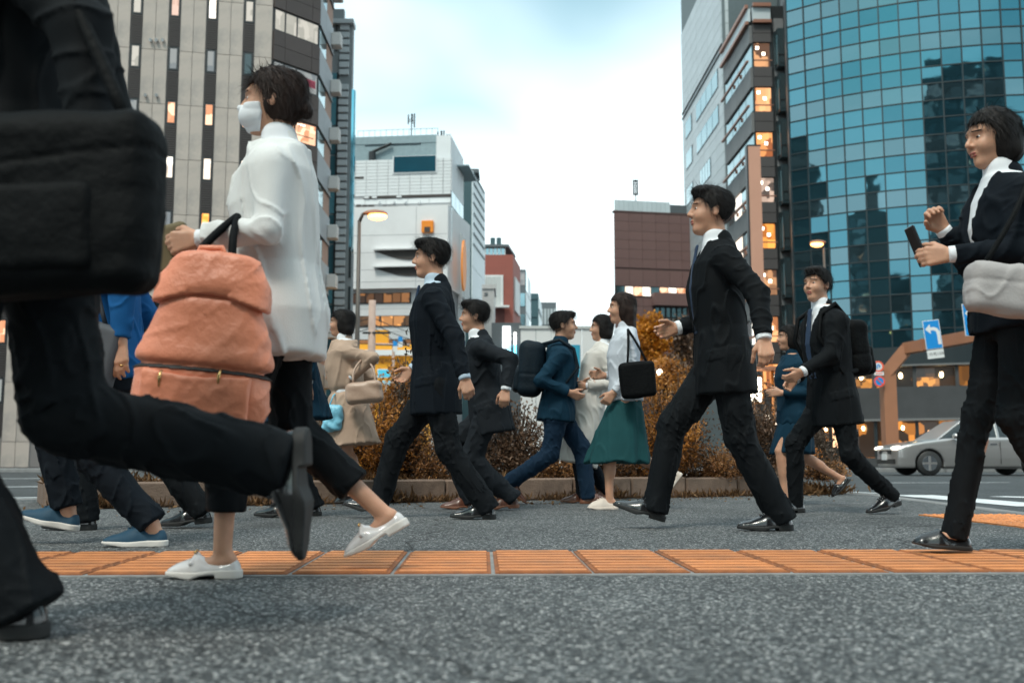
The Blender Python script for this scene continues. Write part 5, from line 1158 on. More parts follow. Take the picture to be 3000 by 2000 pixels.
LEATHER = mat('black_leather', (.008, .008, .009), .22, coat=.5, bump=.12, bscale=120)
SOLE = mat('black_sole', (.012, .012, .012), .7); SOLEW = mat('white_sole', (.62, .58, .54), .6, var=.1); SOLEO = mat('brown_sole', (.16, .06, .03), .5)
LOAFER = mat('pearl_leather', (.60, .57, .56), .2, coat=.6, bump=.08, bscale=90); GOLD = mat('gold_metal', (.6, .38, .16), .25, metal=1)
CANVW = mat('cream_canvas', (.66, .57, .50), .7, bump=.3, bscale=300); CANVB = mat('blue_mesh', (.006, .045, .085), .7, bump=.4, bscale=300)
BROWNL = mat('brown_leather', (.10, .035, .02), .35, coat=.2)
def eye_material():
    m = mat('eye', (.75, .72, .7), .12); nt = m.node_tree; N, L = nt.nodes, nt.links
    tc = N.new('ShaderNodeTexCoord'); sp = N.new('ShaderNodeSeparateXYZ'); L.new(tc.outputs['Object'], sp.inputs[0])
    cr = N.new('ShaderNodeValToRGB'); cr.color_ramp.interpolation = 'CONSTANT'; e = cr.color_ramp.elements
    e[0].color = (.7, .66, .63, 1); e[1].position = .0085/.0125; e[1].color = (.012, .008, .006, 1)
    dv = N.new('ShaderNodeMath'); dv.operation = 'DIVIDE'; dv.inputs[1].default_value = .0125; L.new(sp.outputs[0], dv.inputs[0]); L.new(dv.outputs[0], cr.inputs[0])
    L.new(cr.outputs[0], N['Principled BSDF'].inputs['Base Color']); return m
EYE = eye_material()
def unit_rows(v): return v/(np.linalg.norm(v, axis=1)[:, None]+1e-9)
# ---- pieces in the head's own frame (x forward, y sideways, z up, origin at the middle of the head)
def head_sdf(q, fem):
    d = ell(q, (-.014, 0, .030), (.097, .076, .088))
    jw = .052 if fem else .057
    d = smin(d, ell(q, (.022, 0, -.038), (.066, jw, .078)), .035)
    d = smin(d, ell(q, (.058, 0, -.094), (.026, .024 if fem else .029, .022)), .03)
    ay = q.copy(); ay[:, 1] = np.abs(ay[:, 1])
    d = smin(d, ell(ay, (.056, .036, -.028), (.030, .022, .026)), .025)
    d = smin(d, rc(ay, (.080, .012, .030), (.070, .045, .030), .013, .010), .016)
    d = smax(d, -ell(ay, (.097, .032, .006), (.022, .017, .012)), .014)
    d = smin(d, rc(q, (.086, 0, .016), (.107, 0, -.020), .0075, .0115), .010)
    d = smin(d, rc(ay, (.096, .007, -.025), (.094, .012, -.026), .008, .007), .006)
    d = smin(d, rc(ay, (.090, .0, -.052), (.080, .020, -.055), .0085, .004), .008)
    d = smin(d, rc(ay, (.087, .0, -.063), (.079, .017, -.061), .0085, .004), .008)
    d = smin(d, rc(ay, (.068, .031, .005), (.066, .036, .006), .0135, .011), .006)
    e = ell(ay, (-.014, .077, -.006), (.019, .009, .031)); e = smax(e, -ell(ay, (-.008, .088, -.004), (.010, .008, .018)), .006)
    return smin(d, e, .008)
def hair_sdf(q, style):
    z, x, y = q[:, 2], q[:, 0], q[:, 1]
    str_ = .0016*np.sin(150*y+6*np.sin(24*x)+35*x)+.0014*np.sin(230*y-60*x+3*np.sin(40*z))+.003*np.sin(38*y+31*x+20*z)
    d = ell(q, (-.019, 0, .038), (.107, .087, .094))
    zc = np.interp(x, [-.11, -.07, -.035, .0, .025, .05, .09, .12], [-.075, -.07, -.035, -.012, .03, .056, .062, .06])
    if style == 'short': zc = zc+.006*np.sin(60*y)
    d = smax(d, zc-z, .012)
    if style == 'short':
        d = smin(d, ell(q, (.045, .01, .098), (.055, .06, .026)), .02)
    if style in ('bob', 'long', 'bun'):
        side = ell(q, (-.03, 0, -.01), (.085, .093, .10) if style != 'bun' else (.078, .083, .085))
        side = smax(side, .01*0+x-.035-np.maximum(0, -z)*.25, .02)
        if style == 'bob':
            side = smin(side, ell(q, (-.045, 0, -.06), (.062, .085, .055)), .03); side = smax(side, -.115-z, .01)
        if style == 'long':
            side = smin(side, rc(q*np.array([1, .72, 1]), (-.055, 0, -.03), (-.085, 0, -.25), .062, .040), .04)
        d = smin(d, side, .02)
    if style == 'bun': d = smin(smax(d, -.075-z, .01), ell(q, (-.118, 0, -.03), (.026, .03, .032)), .02)
    return d+str_
def mask_sdf(q):
    d = np.minimum(head_sdf(q, True)-.004, ell(q, (.046, 0, -.052), (.070, .064, .056)))
    return smax(d, np.maximum.reduce([q[:, 2]+.010+.10*np.abs(q[:, 1]), -.112-q[:, 2], .022-q[:, 0]+.2*np.abs(q[:, 2]+.05)]), .004)
SHOE_CACHE = {}
def shoe_meshes(kind):
    if kind in SHOE_CACHE: return SHOE_CACHE[kind]
    toe = {'oxford': .215, 'loafer': .178, 'sneaker': .205, 'white': .172, 'flat': .172, 'brown': .205}[kind]
    slim = .9 if kind in ('loafer', 'white', 'flat') else 1.0
    heel = {'oxford': .026, 'loafer': .024, 'sneaker': .024, 'white': .018, 'flat': .014, 'brown': .024}[kind]
    def outline(q, grow):
        a = rc(q*np.array([1, 1, 0]), (-.030, 0, 0), (.06, .0, 0), .034*slim, .037*slim)
        b = rc(q*np.array([1, 1, 0]), (.075, .004, 0), (toe-.042, .004, 0), .042*slim, (.030 if kind == 'oxford' else .037)*slim)
        return smin(a, b, .05)-grow
    def upper(q):
        z = q[:, 2]; zt = np.interp(q[:, 0], [-.08, -.05, .0, .05, .09, .14, toe], [.085, .085, .078, .09, .076, .055, .042])
        if kind in ('loafer', 'flat'): zt = np.interp(q[:, 0], [-.08, -.05, .0, .035, .07, .14, toe], [.078, .074, .058, .056, .075, .05, .040])
        o = outline(q, 0)
        k = np.clip((z-heel)/(zt-heel+1e-6), 0, 1)
        d = o+.030*k**2.2
        d = smax(d, z-zt, .022); d = smax(d, heel*.7-z, .003)
        op = ell(q, (-.012, 0, .105), (.050, .030, .045)); d = smax(d, -op, .006)
        if kind in ('oxford', 'sneaker', 'white', 'brown'):
            lace = np.minimum.reduce([rc(q, (x0, -.018, z0), (x0+.004, .018, z0), .0042, .0042) for x0, z0 in ((.055, .090), (.072, .083), (.089, .076))])
            d = smin(d, lace, .004)
        if kind == 'loafer':
            d = smin(d, rc(q, (.085, -.036, .050), (.078, 0, .074), .008, .008), .006); d = smin(d, rc(q, (.085, .042, .050), (.078, 0, .074), .008, .008), .006)
        return d
    def sole(q):
        z = q[:, 2]; o = outline(q, .005)
        top = heel+.004; lift = np.interp(q[:, 0], [.10, toe], [0, .012])
        bot = np.where(q[:, 0] < .012, 0.0, np.interp(q[:, 0], [.012, .016, .055, .085], [heel*.55, heel*.55, heel*.45, 0.0]))+lift
        if kind in ('sneaker', 'white', 'flat'): bot = lift*1.2
        d = smax(o, np.maximum(z-np.interp(q[:, 0], [0, .08, toe], [top, heel*.75+.004, heel*.6+.010]), bot-z), .003)
        return d
    lo, hi = (-.09, -.07, -.005), (toe+.02, .07, .11)
    um = {'oxford': LEATHER, 'loafer': LOAFER, 'sneaker': CANVB, 'white': CANVW, 'flat': LEATHER, 'brown': BROWNL}[kind]
    sm = {'oxford': SOLE, 'loafer': SOLEW, 'sneaker': SOLEW, 'white': CANVW, 'flat': SOLE, 'brown': SOLEO}[kind]
    hh = .0042
    a = mesh_from('shoe', *surf(upper, lo, hi, hh), um, True); b = mesh_from('sole', *surf(sole, lo, hi, hh), sm, True)
    SHOE_CACHE[kind] = (a, b); return a, b
PEOPLE = {}
def person(label, Y, dr, H, hip, neck, footN, footF, handN, handF, top='suit', topc='black', bottom='trousers', botc=None, shoes='oxford', hair='short', hairm=None,
           fem=False, yaw=0.0, hyaw=0.0, hpitch=0.0, hem=None, mask=False, shirt='shirt', tie=True, curlN=.5, curlF=.5, legw=1.0, crop=0.0, seed=1, hemw=None, girth=1.0,
           skirt_hem=None, palmN=None, ring=False, elbN=None, elbF=None, headoff=(0, 0), h=None, legk=None):
    S = H/1.75; h = h or float(np.clip(Y*.00115, .0055, .0088)); hcl = h if h > .0066 else .0066; botc = botc or topc
    P0 = at(hip[0], hip[1], Y); P1 = at(neck[0], neck[1], Y)
    f0 = np.array([dr*math.cos(yaw), -math.sin(yaw), 0.0]); lat = np.array([-f0[1]*dr, f0[0]*dr, 0.0])
    up = unit(P1-P0); fwd = unit(f0-up*(f0@up))
    Lt = np.linalg.norm(P1-P0); k = Lt/.55
    sw = (.160 if fem else .182)*S; hw = .088*S
    sho = {s: P0+up*.455*k+lat*s*sw-fwd*.01 for s in (-1, 1)}
    hj = {s: P0+lat*s*hw-up*.01 for s in (-1, 1)}
    # feet: column of the ankle, lift above the ground, pitch (toe up +)
    feet = {}
    for s, ft in ((-1, footN), (1, footF)):
        px, lift, pit = ft[:3]; yy = Y+s*.085*S*math.cos(yaw)+(ft[3] if len(ft) > 3 else 0)
        fx = X_at(px, yy, lift+.09); o = np.array([fx, yy, 0.0])
        ca, sa = math.cos(math.radians(pit)), math.sin(math.radians(pit))
        fd = f0*ca+np.array([0, 0, 1.])*sa; fu = -f0*sa+np.array([0, 0, 1.])*ca
        az = max(lift+.085, .085*ca+max(-.185*sa, .062*sa)); lift = az-.085 if lift > .02 else lift
        ank = o+np.array([0, 0, az]); feet[s] = (ank, fd, lat, fu, lift, pit)
    hands = {-1: at(handN[0], handN[1], Y-sw*1.05+(handN[2] if len(handN) > 2 else 0)), 1: at(handF[0], handF[1], Y+sw*1.05+(handF[2] if len(handF) > 2 else 0))}
    a1, a2 = .172*H, .150*H
    Dl = max([np.linalg.norm(feet[s][0]-hj[s]) for s in (-1, 1) if feet[s][4] < .03 or feet[-s][4] > .03])
    LL = float(np.clip(Dl*1.012, .448*H, .505*H)) if legk is None else legk*H; l1, l2 = LL*.505, LL*.495
    knee, elb = {}, {}
    for s in (-1, 1):
        knee[s], r1 = ik(hj[s], feet[s][0], l1, l2, f0)
        dh = hands[s]-sho[s]; Dh = np.linalg.norm(dh)
        if Dh > (a1+a2)*.995: hands[s] = sho[s]+dh/Dh*(a1+a2)*.995
        ka = np.clip(Dh*1.035/(a1+a2), .86, 1.0) if Dh > .62*(a1+a2) else 1.0
        ep = {-1: elbN, 1: elbF}[s]
        pole = -f0+lat*s*.25+np.array([0, 0, -.15]) if ep is None else (np.array([dr*ep[0], s*ep[1], ep[2]]))
        elb[s], r2 = ik(sho[s], hands[s], a1*ka, a2*ka, pole)
        if r1 > 1.04: print('STRETCH leg %.2f' % r1, s, label)
    hc = P1+np.array([0, 0, 1.])*.160*S+f0*.018+np.array([dr*headoff[0], 0, headoff[1]])
    cy, sy = math.cos(yaw+hyaw), math.sin(yaw+hyaw)
    hf = np.array([dr*cy, -sy, 0.0]); hl = np.array([-hf[1], hf[0], 0.0])
    cp, sp = math.cos(hpitch), math.sin(hpitch); HR = np.stack([hf*cp+np.array([0, 0, sp]), hl, -hf*sp+np.array([0, 0, cp])])
    hs = S*1.0
    rv = np.random.RandomState(seed*13+5); hv = hs*np.array([1+rv.uniform(-.035, .03), 1+rv.uniform(-.05, .04), 1+rv.uniform(-.04, .05)])
    toh = lambda p: ((p-hc)@HR.T/hv).astype(np.float32)
    hfr = {}
    for s in (-1, 1):
        d = unit(hands[s]-elb[s]); t = unit(f0-d*(f0@d)) if abs(f0@d) < .93 else unit(np.array([0, 0, 1.])-d*d[2])
        n = np.cross(d, t)*1.0
        if n@lat*s > 0: n = -n
        if s == -1 and palmN is not None: n = unit(np.asarray(palmN, float)-d*(np.asarray(palmN, float)@d)); t = unit(np.cross(n, d)) ; t = t if t@(f0+np.array([0, 0, .6])) > 0 else -t
        hfr[s] = (hands[s], d, n, t)
    def hand_prims(s):
        w, d, n, t = hfr[s]; c = curlN if s == -1 else curlF; out = []
        for i, L_ in enumerate((.072, .080, .074, .058)):
            off = .027-.0185*i; kn = w+d*(.088-.004*abs(i-1))*S+t*off*S
            out.append((w+t*off*.5*S, kn, .0155*S, .0125*S))
            a, ang = kn, c*.75+.05*i
            for fr, rr in ((.45, .0098), (.31, .0088), (.24, .0078)):
                dd = d*math.cos(ang)+n*math.sin(ang); b = a+dd*L_*fr*S; out.append((a, b, rr*S, (rr-.0009)*S)); a = b; ang += c*.8+.08
        a = w+d*.022*S+t*.020*S; dd = unit(d*.75+t*.6+n*.35)
        b = a+dd*.045*S; out.append((a, b, .0155*S, .0125*S)); dd = unit(d*.9+t*.15+n*(.35+.5*c))
        c2 = b+dd*.034*S; out.append((b, c2, .0115*S, .010*S)); out.append((c2, c2+unit(dd+n*.3*c)*.026*S, .010*S, .0085*S))
        return out
    hp = {s: hand_prims(s) for s in (-1, 1)}
    g = girth*(.90 if fem else 1.0)
    bsec = [(-.10*k, 0, .10*g, .155*g), (.0, 0, .112*g, .165*g), (.14*k, .005, .090*g, .135*g), (.33*k, .008, .105*g, .160*g), (.45*k, -.005, .085*g, .165*g), (.53*k, -.012, .055, .085), (.56*k, -.012, .05, .055)]
    trunk = Sections(P0, fwd, lat, up, bsec)
    def body(p):
        d = near(p, hc, .17*hs, lambda q: head_sdf(toh(q), fem)*hs)
        nb = P1-fwd*.012-up*.03; d = smin(d, rc(p, nb, hc-HR[0]*.022-HR[2]*.05*hs, .060*S*(.88 if fem else 1), .050*S*(.88 if fem else 1)), .018)
        d = smin(d, trunk.d(p), .03)
        for s in (-1, 1):
            d = smin(d, rc(p, sho[s], elb[s], .046*S*g, .036*S*g), .03); d = smin(d, rc(p, elb[s], hands[s], .038*S*g, .026*S*g), .01)
            lg = S*g*(.80 if bottom == 'trousers' and crop < .1 else 1.0)
            d = smin(d, rc(p, hj[s], knee[s], .082*lg, .052*lg), .03)
            an = feet[s][0]; kd = unit(an-knee[s]); back = -unit(f0-kd*(f0@kd))
            d = smin(d, rc(p, knee[s], an, .050*lg, .034*S*g), .012)
            d = smin(d, rc(p, knee[s]+(an-knee[s])*.2+back*.018, knee[s]+(an-knee[s])*.5+back*.012, .042*lg, .036*lg), .04)
            fd, fu = feet[s][1], feet[s][3]
            d = smin(d, rc(p, an-fu*.035-fd*.02, an+fd*.09-fu*.055, .028*S, .022*S), .02)
            cen = hands[s]+hfr[s][1]*.085*S
            def hd(q, s=s):
                e = None
                for pr in hp[s]:
                    x = rc(q, *pr); e = x if e is None else smin(e, x, .0045)
                return e
            d = smin(d, near(p, cen, .14*S, hd), .008)
        return d
    base = np.array([(feet[-1][0][0]+feet[1][0][0])/2 if min(feet[-1][4], feet[1][4]) > .02 or feet[-1][4]+feet[1][4] < .04 else feet[-1 if feet[-1][4] < feet[1][4] else 1][0][0], Y, 0.0])
    allp = np.array([hc+[0, 0, .17], hc-[.13, 0, 0], hc+[.13, 0, 0]]+[hands[s]+o for s in (-1, 1) for o in ((.19, .12, .1), (-.19, -.12, -.19))]+[sho[s]+[0, s*.1, 0] for s in (-1, 1)]
                    + [feet[s][0]+o for s in (-1, 1) for o in ((.2, .1, .1), (-.2, -.1, -.13))]+[knee[s]+[a, b, 0] for s in (-1, 1) for a in (-.12, .12) for b in (-.12, .12)]+[elb[s]+[a, b, 0] for s in (-1, 1) for a in (-.12, .12) for b in (-.12, .12)]+[P0+[a, b, 0] for a in (-.2, .2) for b in (-.24, .24)])
    lo, hi = allp.min(0), allp.max(0)
    V, F = surf(body, lo, hi, h)
    per = mobj('person', V, F, SKIN, None, True, base); tag(per, label, 'person', 'people crossing the pavement')
    def part(name, fn, m, lo_, hi_, hh=None, parent=per):
        V, F = surf(fn, lo_, hi_, hh or hcl)
        return mobj(name, V, F, m, parent, True, base)
    # face details and hair
    Mh = Matrix([[*(HR[:, 0]*1), hc[0]], [*HR[:, 1], hc[1]], [*HR[:, 2], hc[2]], [0, 0, 0, 1]]); 
    HM = Matrix.Identity(4)
    for i in range(3):
        for j in range(3): HM[i][j] = float(HR[j][i]*hv[j])
        HM[i][3] = float(hc[i])
    if 'eye' not in PEOPLE:
        bm = bmesh.new(); bmesh.ops.create_uvsphere(bm, u_segments=12, v_segments=8, radius=.0125); me = bpy.data.meshes.new('eye'); bm.to_mesh(me); bm.free(); me.materials.append(EYE)
        for p_ in me.polygons: p_.use_smooth = True
        PEOPLE['eye'] = me
        for nm, m in (('eyebrow', HAIR), ('lip', LIP)):
            if nm == 'eyebrow': fn = lambda q: rc(q, (.0885, -.013, .001), (.0745, .024, -.003), .0044, .0030)
            else: fn = lambda q: np.minimum(rc(q*np.array([1, 1, 1]), (.0925, -.016, -.0535), (.0925, .016, -.0535), .0055, .0055), rc(q, (.089, -.014, -.0635), (.089, .014, -.0635), .006, .006))+.5*np.abs(q[:, 1])**2*8
            PEOPLE[nm] = mesh_from(nm, *surf(fn, (.05, -.035, -.08), (.11, .035, .02), .0022), m, True)
    for s in (-1, 1):
        obj('eye', PEOPLE['eye'], per, HM @ Matrix.Translation((.0716, s*.0315, .0060)) @ Matrix.Rotation(s*.10, 4, 'Z') @ Matrix.Diagonal((1, .95, .55, 1)))
        obj('eyebrow', PEOPLE['eyebrow'], per, HM @ Matrix.Translation((0, s*.030, .030)) @ (Matrix.Scale(-1, 4, (0, 1, 0)) if s < 0 else Matrix.Identity(4)))
    if not mask: obj('lips', PEOPLE['lip'], per, HM)
    hm = hairm or HAIR
    rr = .30 if hair == 'long' else .17
    V, F = surf(lambda p: hair_sdf(toh(p), hair)*hs, hc-[.18, .15, rr], hc+[.18, .15, .16], max(.0042, h*.8))
    rs = np.random.RandomState(seed); k_ = rs.randint(0, len(V), 2600); c = V[k_]; out = unit_rows(c-hc); dn = np.array([0, 0, -1.])-hf*.35
    tg = unit_rows(dn-out*(out@dn)[:, None]+rs.normal(size=c.shape)*.15); sd_ = unit_rows(np.cross(tg, out)); Ls = rs.uniform(.018, .055, len(c))[:, None]; w_ = rs.uniform(.0005, .0011, len(c))[:, None]
    q_ = np.stack([c-sd_*w_, c+sd_*w_, c+tg*Ls*.55+out*.003+sd_*w_*.7, c+tg*Ls*.55+out*.003-sd_*w_*.7], 1); tip = c+tg*Ls+out*rs.uniform(-.002, .007, len(c))[:, None]
    q2 = np.stack([q_[:, 3], q_[:, 2], tip+sd_*.0002, tip-sd_*.0002], 1)
    VV = np.concatenate([V, q_.reshape(-1, 3), q2.reshape(-1, 3)]); FF = np.concatenate([F, len(V)+np.arange(len(c)*8).reshape(-1, 4)])
    mobj('hair', VV, FF, hm, per, True, base)
    if mask: part('face_mask', lambda p: mask_sdf(toh(p))*hs, SUITS['shirt'], hc-[.13, .12, .13], hc+[.13, .12, .05], .0036)
    # ---- clothes
    fold = lambda p, k, a, sd=0: a*wob(p, k, seed*7+sd)
    if top in ('suit', 'coat', 'trench', 'jacket', 'blouse'):
        loose = {'suit': .026, 'coat': .034, 'trench': .042, 'jacket': .030, 'blouse': .020}[top]
        sl = {'suit': -.20, 'coat': -.42, 'trench': -.40, 'jacket': -.10, 'blouse': -.02}[top] if hem is None else hem
        fl = hemw if (hemw is not None and bottom == 'trousers') else {'suit': .004, 'coat': .05, 'trench': .07, 'jacket': .0, 'blouse': .0}[top]
        js = [(sl, 0, .125*g+fl, .172*g+fl*.8), (-.03 if sl < -.05 else sl+.02, 0, .120*g+.003, .172*g), (.13*k, .004, .100*g, .148*g), (.33*k, .010, .112*g, .168*g), (.44*k, .0, .096*g, .178*g), (.50*k, -.010, .070*g, .14*g), (.55*k, -.014, .055, .07)]
        tr = Sections(P0, fwd, lat, up, [(a, b, c+loose, d+loose*.7) for a, b, c, d in js], 2.2)
        def topf(p):
            q = tr.loc(p); d = tr.d(p)
            d = d+fold(p, (22, 22, 9), .0055, 1)+.0075*crease(p, (30, 30, 13), seed*7+5)
            sf = fold(p, 30, .0030, 2)+.0065*crease(p, (24, 24, 38), seed*7+3)
            for s in (-1, 1):
                sg = 1.0 if top != 'blouse' else .9
                e = rc(p, sho[s]-up*.012, elb[s], (.066*sg)*S*g, .054*sg*S*g)
                wend = hands[s]-unit(hands[s]-elb[s])*.012
                e2 = rc(p, elb[s], wend, .054*sg*S*g, (.043 if top != 'coat' else .055)*sg*S*g)
                e = smin(e, e2, .02)+sf
                cut = (p-wend)@unit(hands[s]-elb[s]); e = smax(e, np.where(np.linalg.norm(p-wend, axis=1) < .14, cut, -1.0), .006)
                d = smin(d, e, .028)
            if top in ('suit', 'coat', 'trench'):
                v0, v1 = (.12*k, .56*k) if top == 'suit' else (.34*k, .58*k)
                w = np.clip((q[:, 2]-v0)/(v1-v0), 0, 1)*(.080 if top == 'suit' else .06)*S
                inside = np.maximum(np.abs(q[:, 1])-w, .035-q[:, 0])
                lap = np.clip(1-np.abs(np.abs(q[:, 1])-w-.022)/.03, 0, 1)*(q[:, 0] > .03)*(q[:, 2] > v0)
                d = d-.007*np.minimum(lap*2.5, 1)
                d = np.where((q[:, 2] > v0), smax(d, -inside, .004), d)
                # front edge and pocket flap
                d = d+.004*np.exp(-(q[:, 1]/.004)**2)*(q[:, 0] > .03)*(q[:, 2] < v0)
                pk = (top == 'suit')*(np.abs(q[:, 0]-.035) < .075)*(np.abs(q[:, 2]+.005+.12*(q[:, 0]-.03)) < .026); d = d-.0045*pk
            if top == 'trench':
                d = d+.020*np.exp(-((q[:, 2]-.10*k)/.022)**2)
            # collar
            col = rc(p, P1-up*.028-fwd*.016, P1+up*.022-fwd*.012, .083*S*g, .068*S*g)
            if top != 'suit': d = smin(d, col, .012)
            else: d = smin(d, smax(rc(p, P1-up*.034-fwd*.03, P1+up*.006-fwd*.026, .082*S, .068*S), q[:, 0]-.015, .01), .012)
            return d
        plo, phi = np.minimum.reduce([P0+up*sl-.32, sho[-1]-.2, elb[-1]-.12, elb[1]-.12, hands[-1]-.12, hands[1]-.12]), np.maximum.reduce([P1+.12, sho[1]+.2, P0+.3, elb[-1]+.12, elb[1]+.12, hands[-1]+.12, hands[1]+.12])
        plo[2] = min(P0[2]+sl-.08, hands[-1][2]-.1, hands[1][2]-.1); phi[2] = max(P1[2]+.10, hands[-1][2]+.1, hands[1][2]+.1)
        nm = {'suit': 'suit_jacket', 'coat': 'coat', 'trench': 'trench_coat', 'jacket': 'jacket', 'blouse': 'blouse'}[top]
        part(nm, topf, SUITS[topc], plo, phi)
    if top in ('suit', 'coat', 'trench'):
        st = Sections(P0, fwd, lat, up, [(a, b, c+.018, d+.012) for a, b, c, d in bsec])
        def shf(p):
            q = st.loc(p); d = smax(st.d(p)+fold(p, 60, .0015), .08*k-q[:, 2], .01)
            colr = rc(p, P1-up*.022-fwd*.010, P1+up*.030-fwd*.006, .072*S, .062*S); colr = smax(colr, -rc(p, P1-up*.02-fwd*.004, P1+up*.08+fwd*.0, .056*S, .056*S), .004) if False else colr
            d = smin(d, colr, .006)
            for s in (-1, 1):
                w = hands[s]; dd = unit(w-elb[s]); d = np.minimum(d, smax(rc(p, w-dd*.06, w+dd*.02, .038*S*g, .036*S*g), (p-w)@dd-.010, .003))
            return d
        plo = np.minimum.reduce([P0-.24, hands[-1]-.1, hands[1]-.1]); phi = np.maximum.reduce([P1+.13, P0+.24, hands[-1]+.1, hands[1]+.1])
        part('shirt', shf, SUITS[shirt], plo, phi)
        if tie and top == 'suit':
            fr = lambda s: float(np.interp(s, [.1*k, .33*k, .45*k, .53*k, .56*k], [.118, .136, .110, .078, .070]))
            pts = [P0+up*s+fwd*(fr(s)) for s in np.linspace(.10*k, .53*k, 8)]
            def tief(p):
                q = (p-P0)@np.stack([fwd, lat, up]).T
                w = np.interp(q[:, 2], [.1*k, .2*k, .50*k, .525*k, .55*k], [.038, .036, .018, .022, .018])
                f = np.interp(q[:, 2], [.1*k, .33*k, .45*k, .53*k, .56*k], [.112, .126, .102, .080, .070])*g**.5
                return smax(np.maximum(np.abs(q[:, 1])-w, np.abs(q[:, 0]-f-.012)-.007), np.maximum(.11*k-q[:, 2], q[:, 2]-.545*k), .004)
            part('tie', tief, SUITS['tie'], P0-.25, P1+.12, .006)
    leglo = np.minimum.reduce([P0-[.22, .24, 0], knee[-1]-.13, knee[1]-.13, feet[-1][0]-.13, feet[1][0]-.13]); leghi = np.maximum.reduce([P0+[.22, .24, .12], knee[-1]+.13, knee[1]+.13, feet[-1][0]+.13, feet[1][0]+.13])
    if bottom == 'trousers':
        pel = Sections(P0, fwd, lat, up, [(-.13, -.012, .105*g+.012, .155*g+.012), (-.02, -.005, .120*g+.012, .165*g+.012), (.10*k, .003, .102*g+.012, .145*g+.01)])
        def trf(p):
            d = pel.d(p); tf = fold(p, (26, 26, 12), .0055, 3)+.0075*crease(p, (42, 42, 19), seed*7+4)
            for s in (-1, 1):
                an, kn = feet[s][0], knee[s]; kd = unit(an-kn); end = an+kd*(.048-crop)
                L2 = np.linalg.norm(end-kn); r2 = np.interp(L2, [.1, .45], [.072, .060])
                e = rc(p, hj[s]-up*.02, kn, .102*S*g*legw**.5, .074*S*g*legw); sh = -unit(f0-kd*(f0@kd))
                e2 = rc(p, kn-sh*.004, end+sh*.004, .074*S*g*legw, (.066 if legw >= 1 else .058)*S*g*legw)
                e = smin(e, e2, .025)
                tl = np.clip((p-kn)@kd/L2, -1, 1)
                hemfold = .007*np.clip(tl-.45, 0, 1)*crease(p, (38, 38, 62), seed*5+1)
                kneefold = .006*np.exp(-(tl/.35)**2)*crease(p, (50, 40, 50), seed*5+2)
                pleat = -.004*np.exp(-(((p-kn)@lat)/.012)**2)*((p-kn)@sh < 0)
                e = e+tf+hemfold+kneefold+pleat
                e = smax(e, np.where(np.linalg.norm(p-end, axis=1) < .2, (p-end)@kd, -1.0), .006)
                d = smin(d, e, .03 if s == -1 else .02)
            return d
        part('trousers', trf, SUITS[botc], leglo, leghi)
    else:
        s0 = -(P0[2]-(skirt_hem if skirt_hem else .45)); w = hemw if hemw else .10
        mx = (knee[-1]+knee[1])/2
        hc_ = ((mx-P0)@np.array([f0[0], f0[1], 0]))*.8
        sk = Sections(P0, f0, lat, np.array([0, 0, 1.]), [(s0, hc_*1.0, .11*g+w*1.25, .15*g+w*.8), (s0*.5, hc_*.55, .12*g+w*.62, .16*g+w*.45), (-.02, 0, .125*g, .172*g), (.12*k, .004, .098*g, .142*g), (.16*k, .004, .094*g, .138*g)], 2.0)
        def skf(p):
            q = sk.loc(p); ang = np.arctan2(q[:, 1], q[:, 0]-hc_*.6); t = np.clip(q[:, 2]/s0, 0, 1)
            d = sk.d(p)+(.012 if bottom == 'skirt' else .007)*t*np.sin(7*ang+2*np.sin(4*q[:, 2])+1.5*np.sin(3*ang)+seed)+.006*crease(p, (24, 24, 5), seed*3+6)
            return smax(d, -smax(sk.d(p, -.012, False), s0+.03-q[:, 2]-.06, .01)-0*t, .004) if False else d
        zz = P0+np.array([0, 0, s0]); ex = np.array([.30+abs(hc_)+w, .36, 0])
        part('skirt', skf, SUITS[botc], zz-ex, P0+np.array([.3, .3, .2*k])+np.array([abs(hc_), 0, 0]))
    # shoes
    um, sm = shoe_meshes(shoes)
    for s in (-1, 1):
        an, fd, la, fu, lift, pit = feet[s]
        o = an-fu*.085
        lv = np.cross(fu, fd); M = Matrix.Identity(4)
        for i in range(3):
            M[i][0], M[i][1], M[i][2], M[i][3] = float(fd[i]*S**.6), float(lv[i]*S**.6), float(fu[i]*S**.6), float(o[i])
        so = obj('shoe', um, per, M); obj('sole', sm, so, M)
        if shoes == 'loafer':
            V, F = tube_vf([(.082, -.016, .080), (.080, -.006, .085), (.080, .006, .085), (.082, .016, .080)], .0042, 6)
            obj('bit', mesh_from('bit', V, F, GOLD, True), so, M)
    if ring:
        w, d, n, t = hfr[-1]; kn = hp[-1][3*0+4*1]
        a, b = hp[-1][8+1][0], hp[-1][8+1][1]
        c = np.asarray(a)*.5+np.asarray(b)*.5; ax = unit(np.asarray(b)-np.asarray(a))
        V, F = tube_vf([c-ax*.003, c+ax*.003], .0115*S, 12); mobj('ring', V, F, GOLD, per, True, base)
    info = dict(obj=per, P0=P0, P1=P1, up=up, fwd=fwd, lat=lat, sho=sho, elb=elb, hands=hands, hfr=hfr, hc=hc, knee=knee, feet=feet, S=S, f0=f0)
    return info
car()
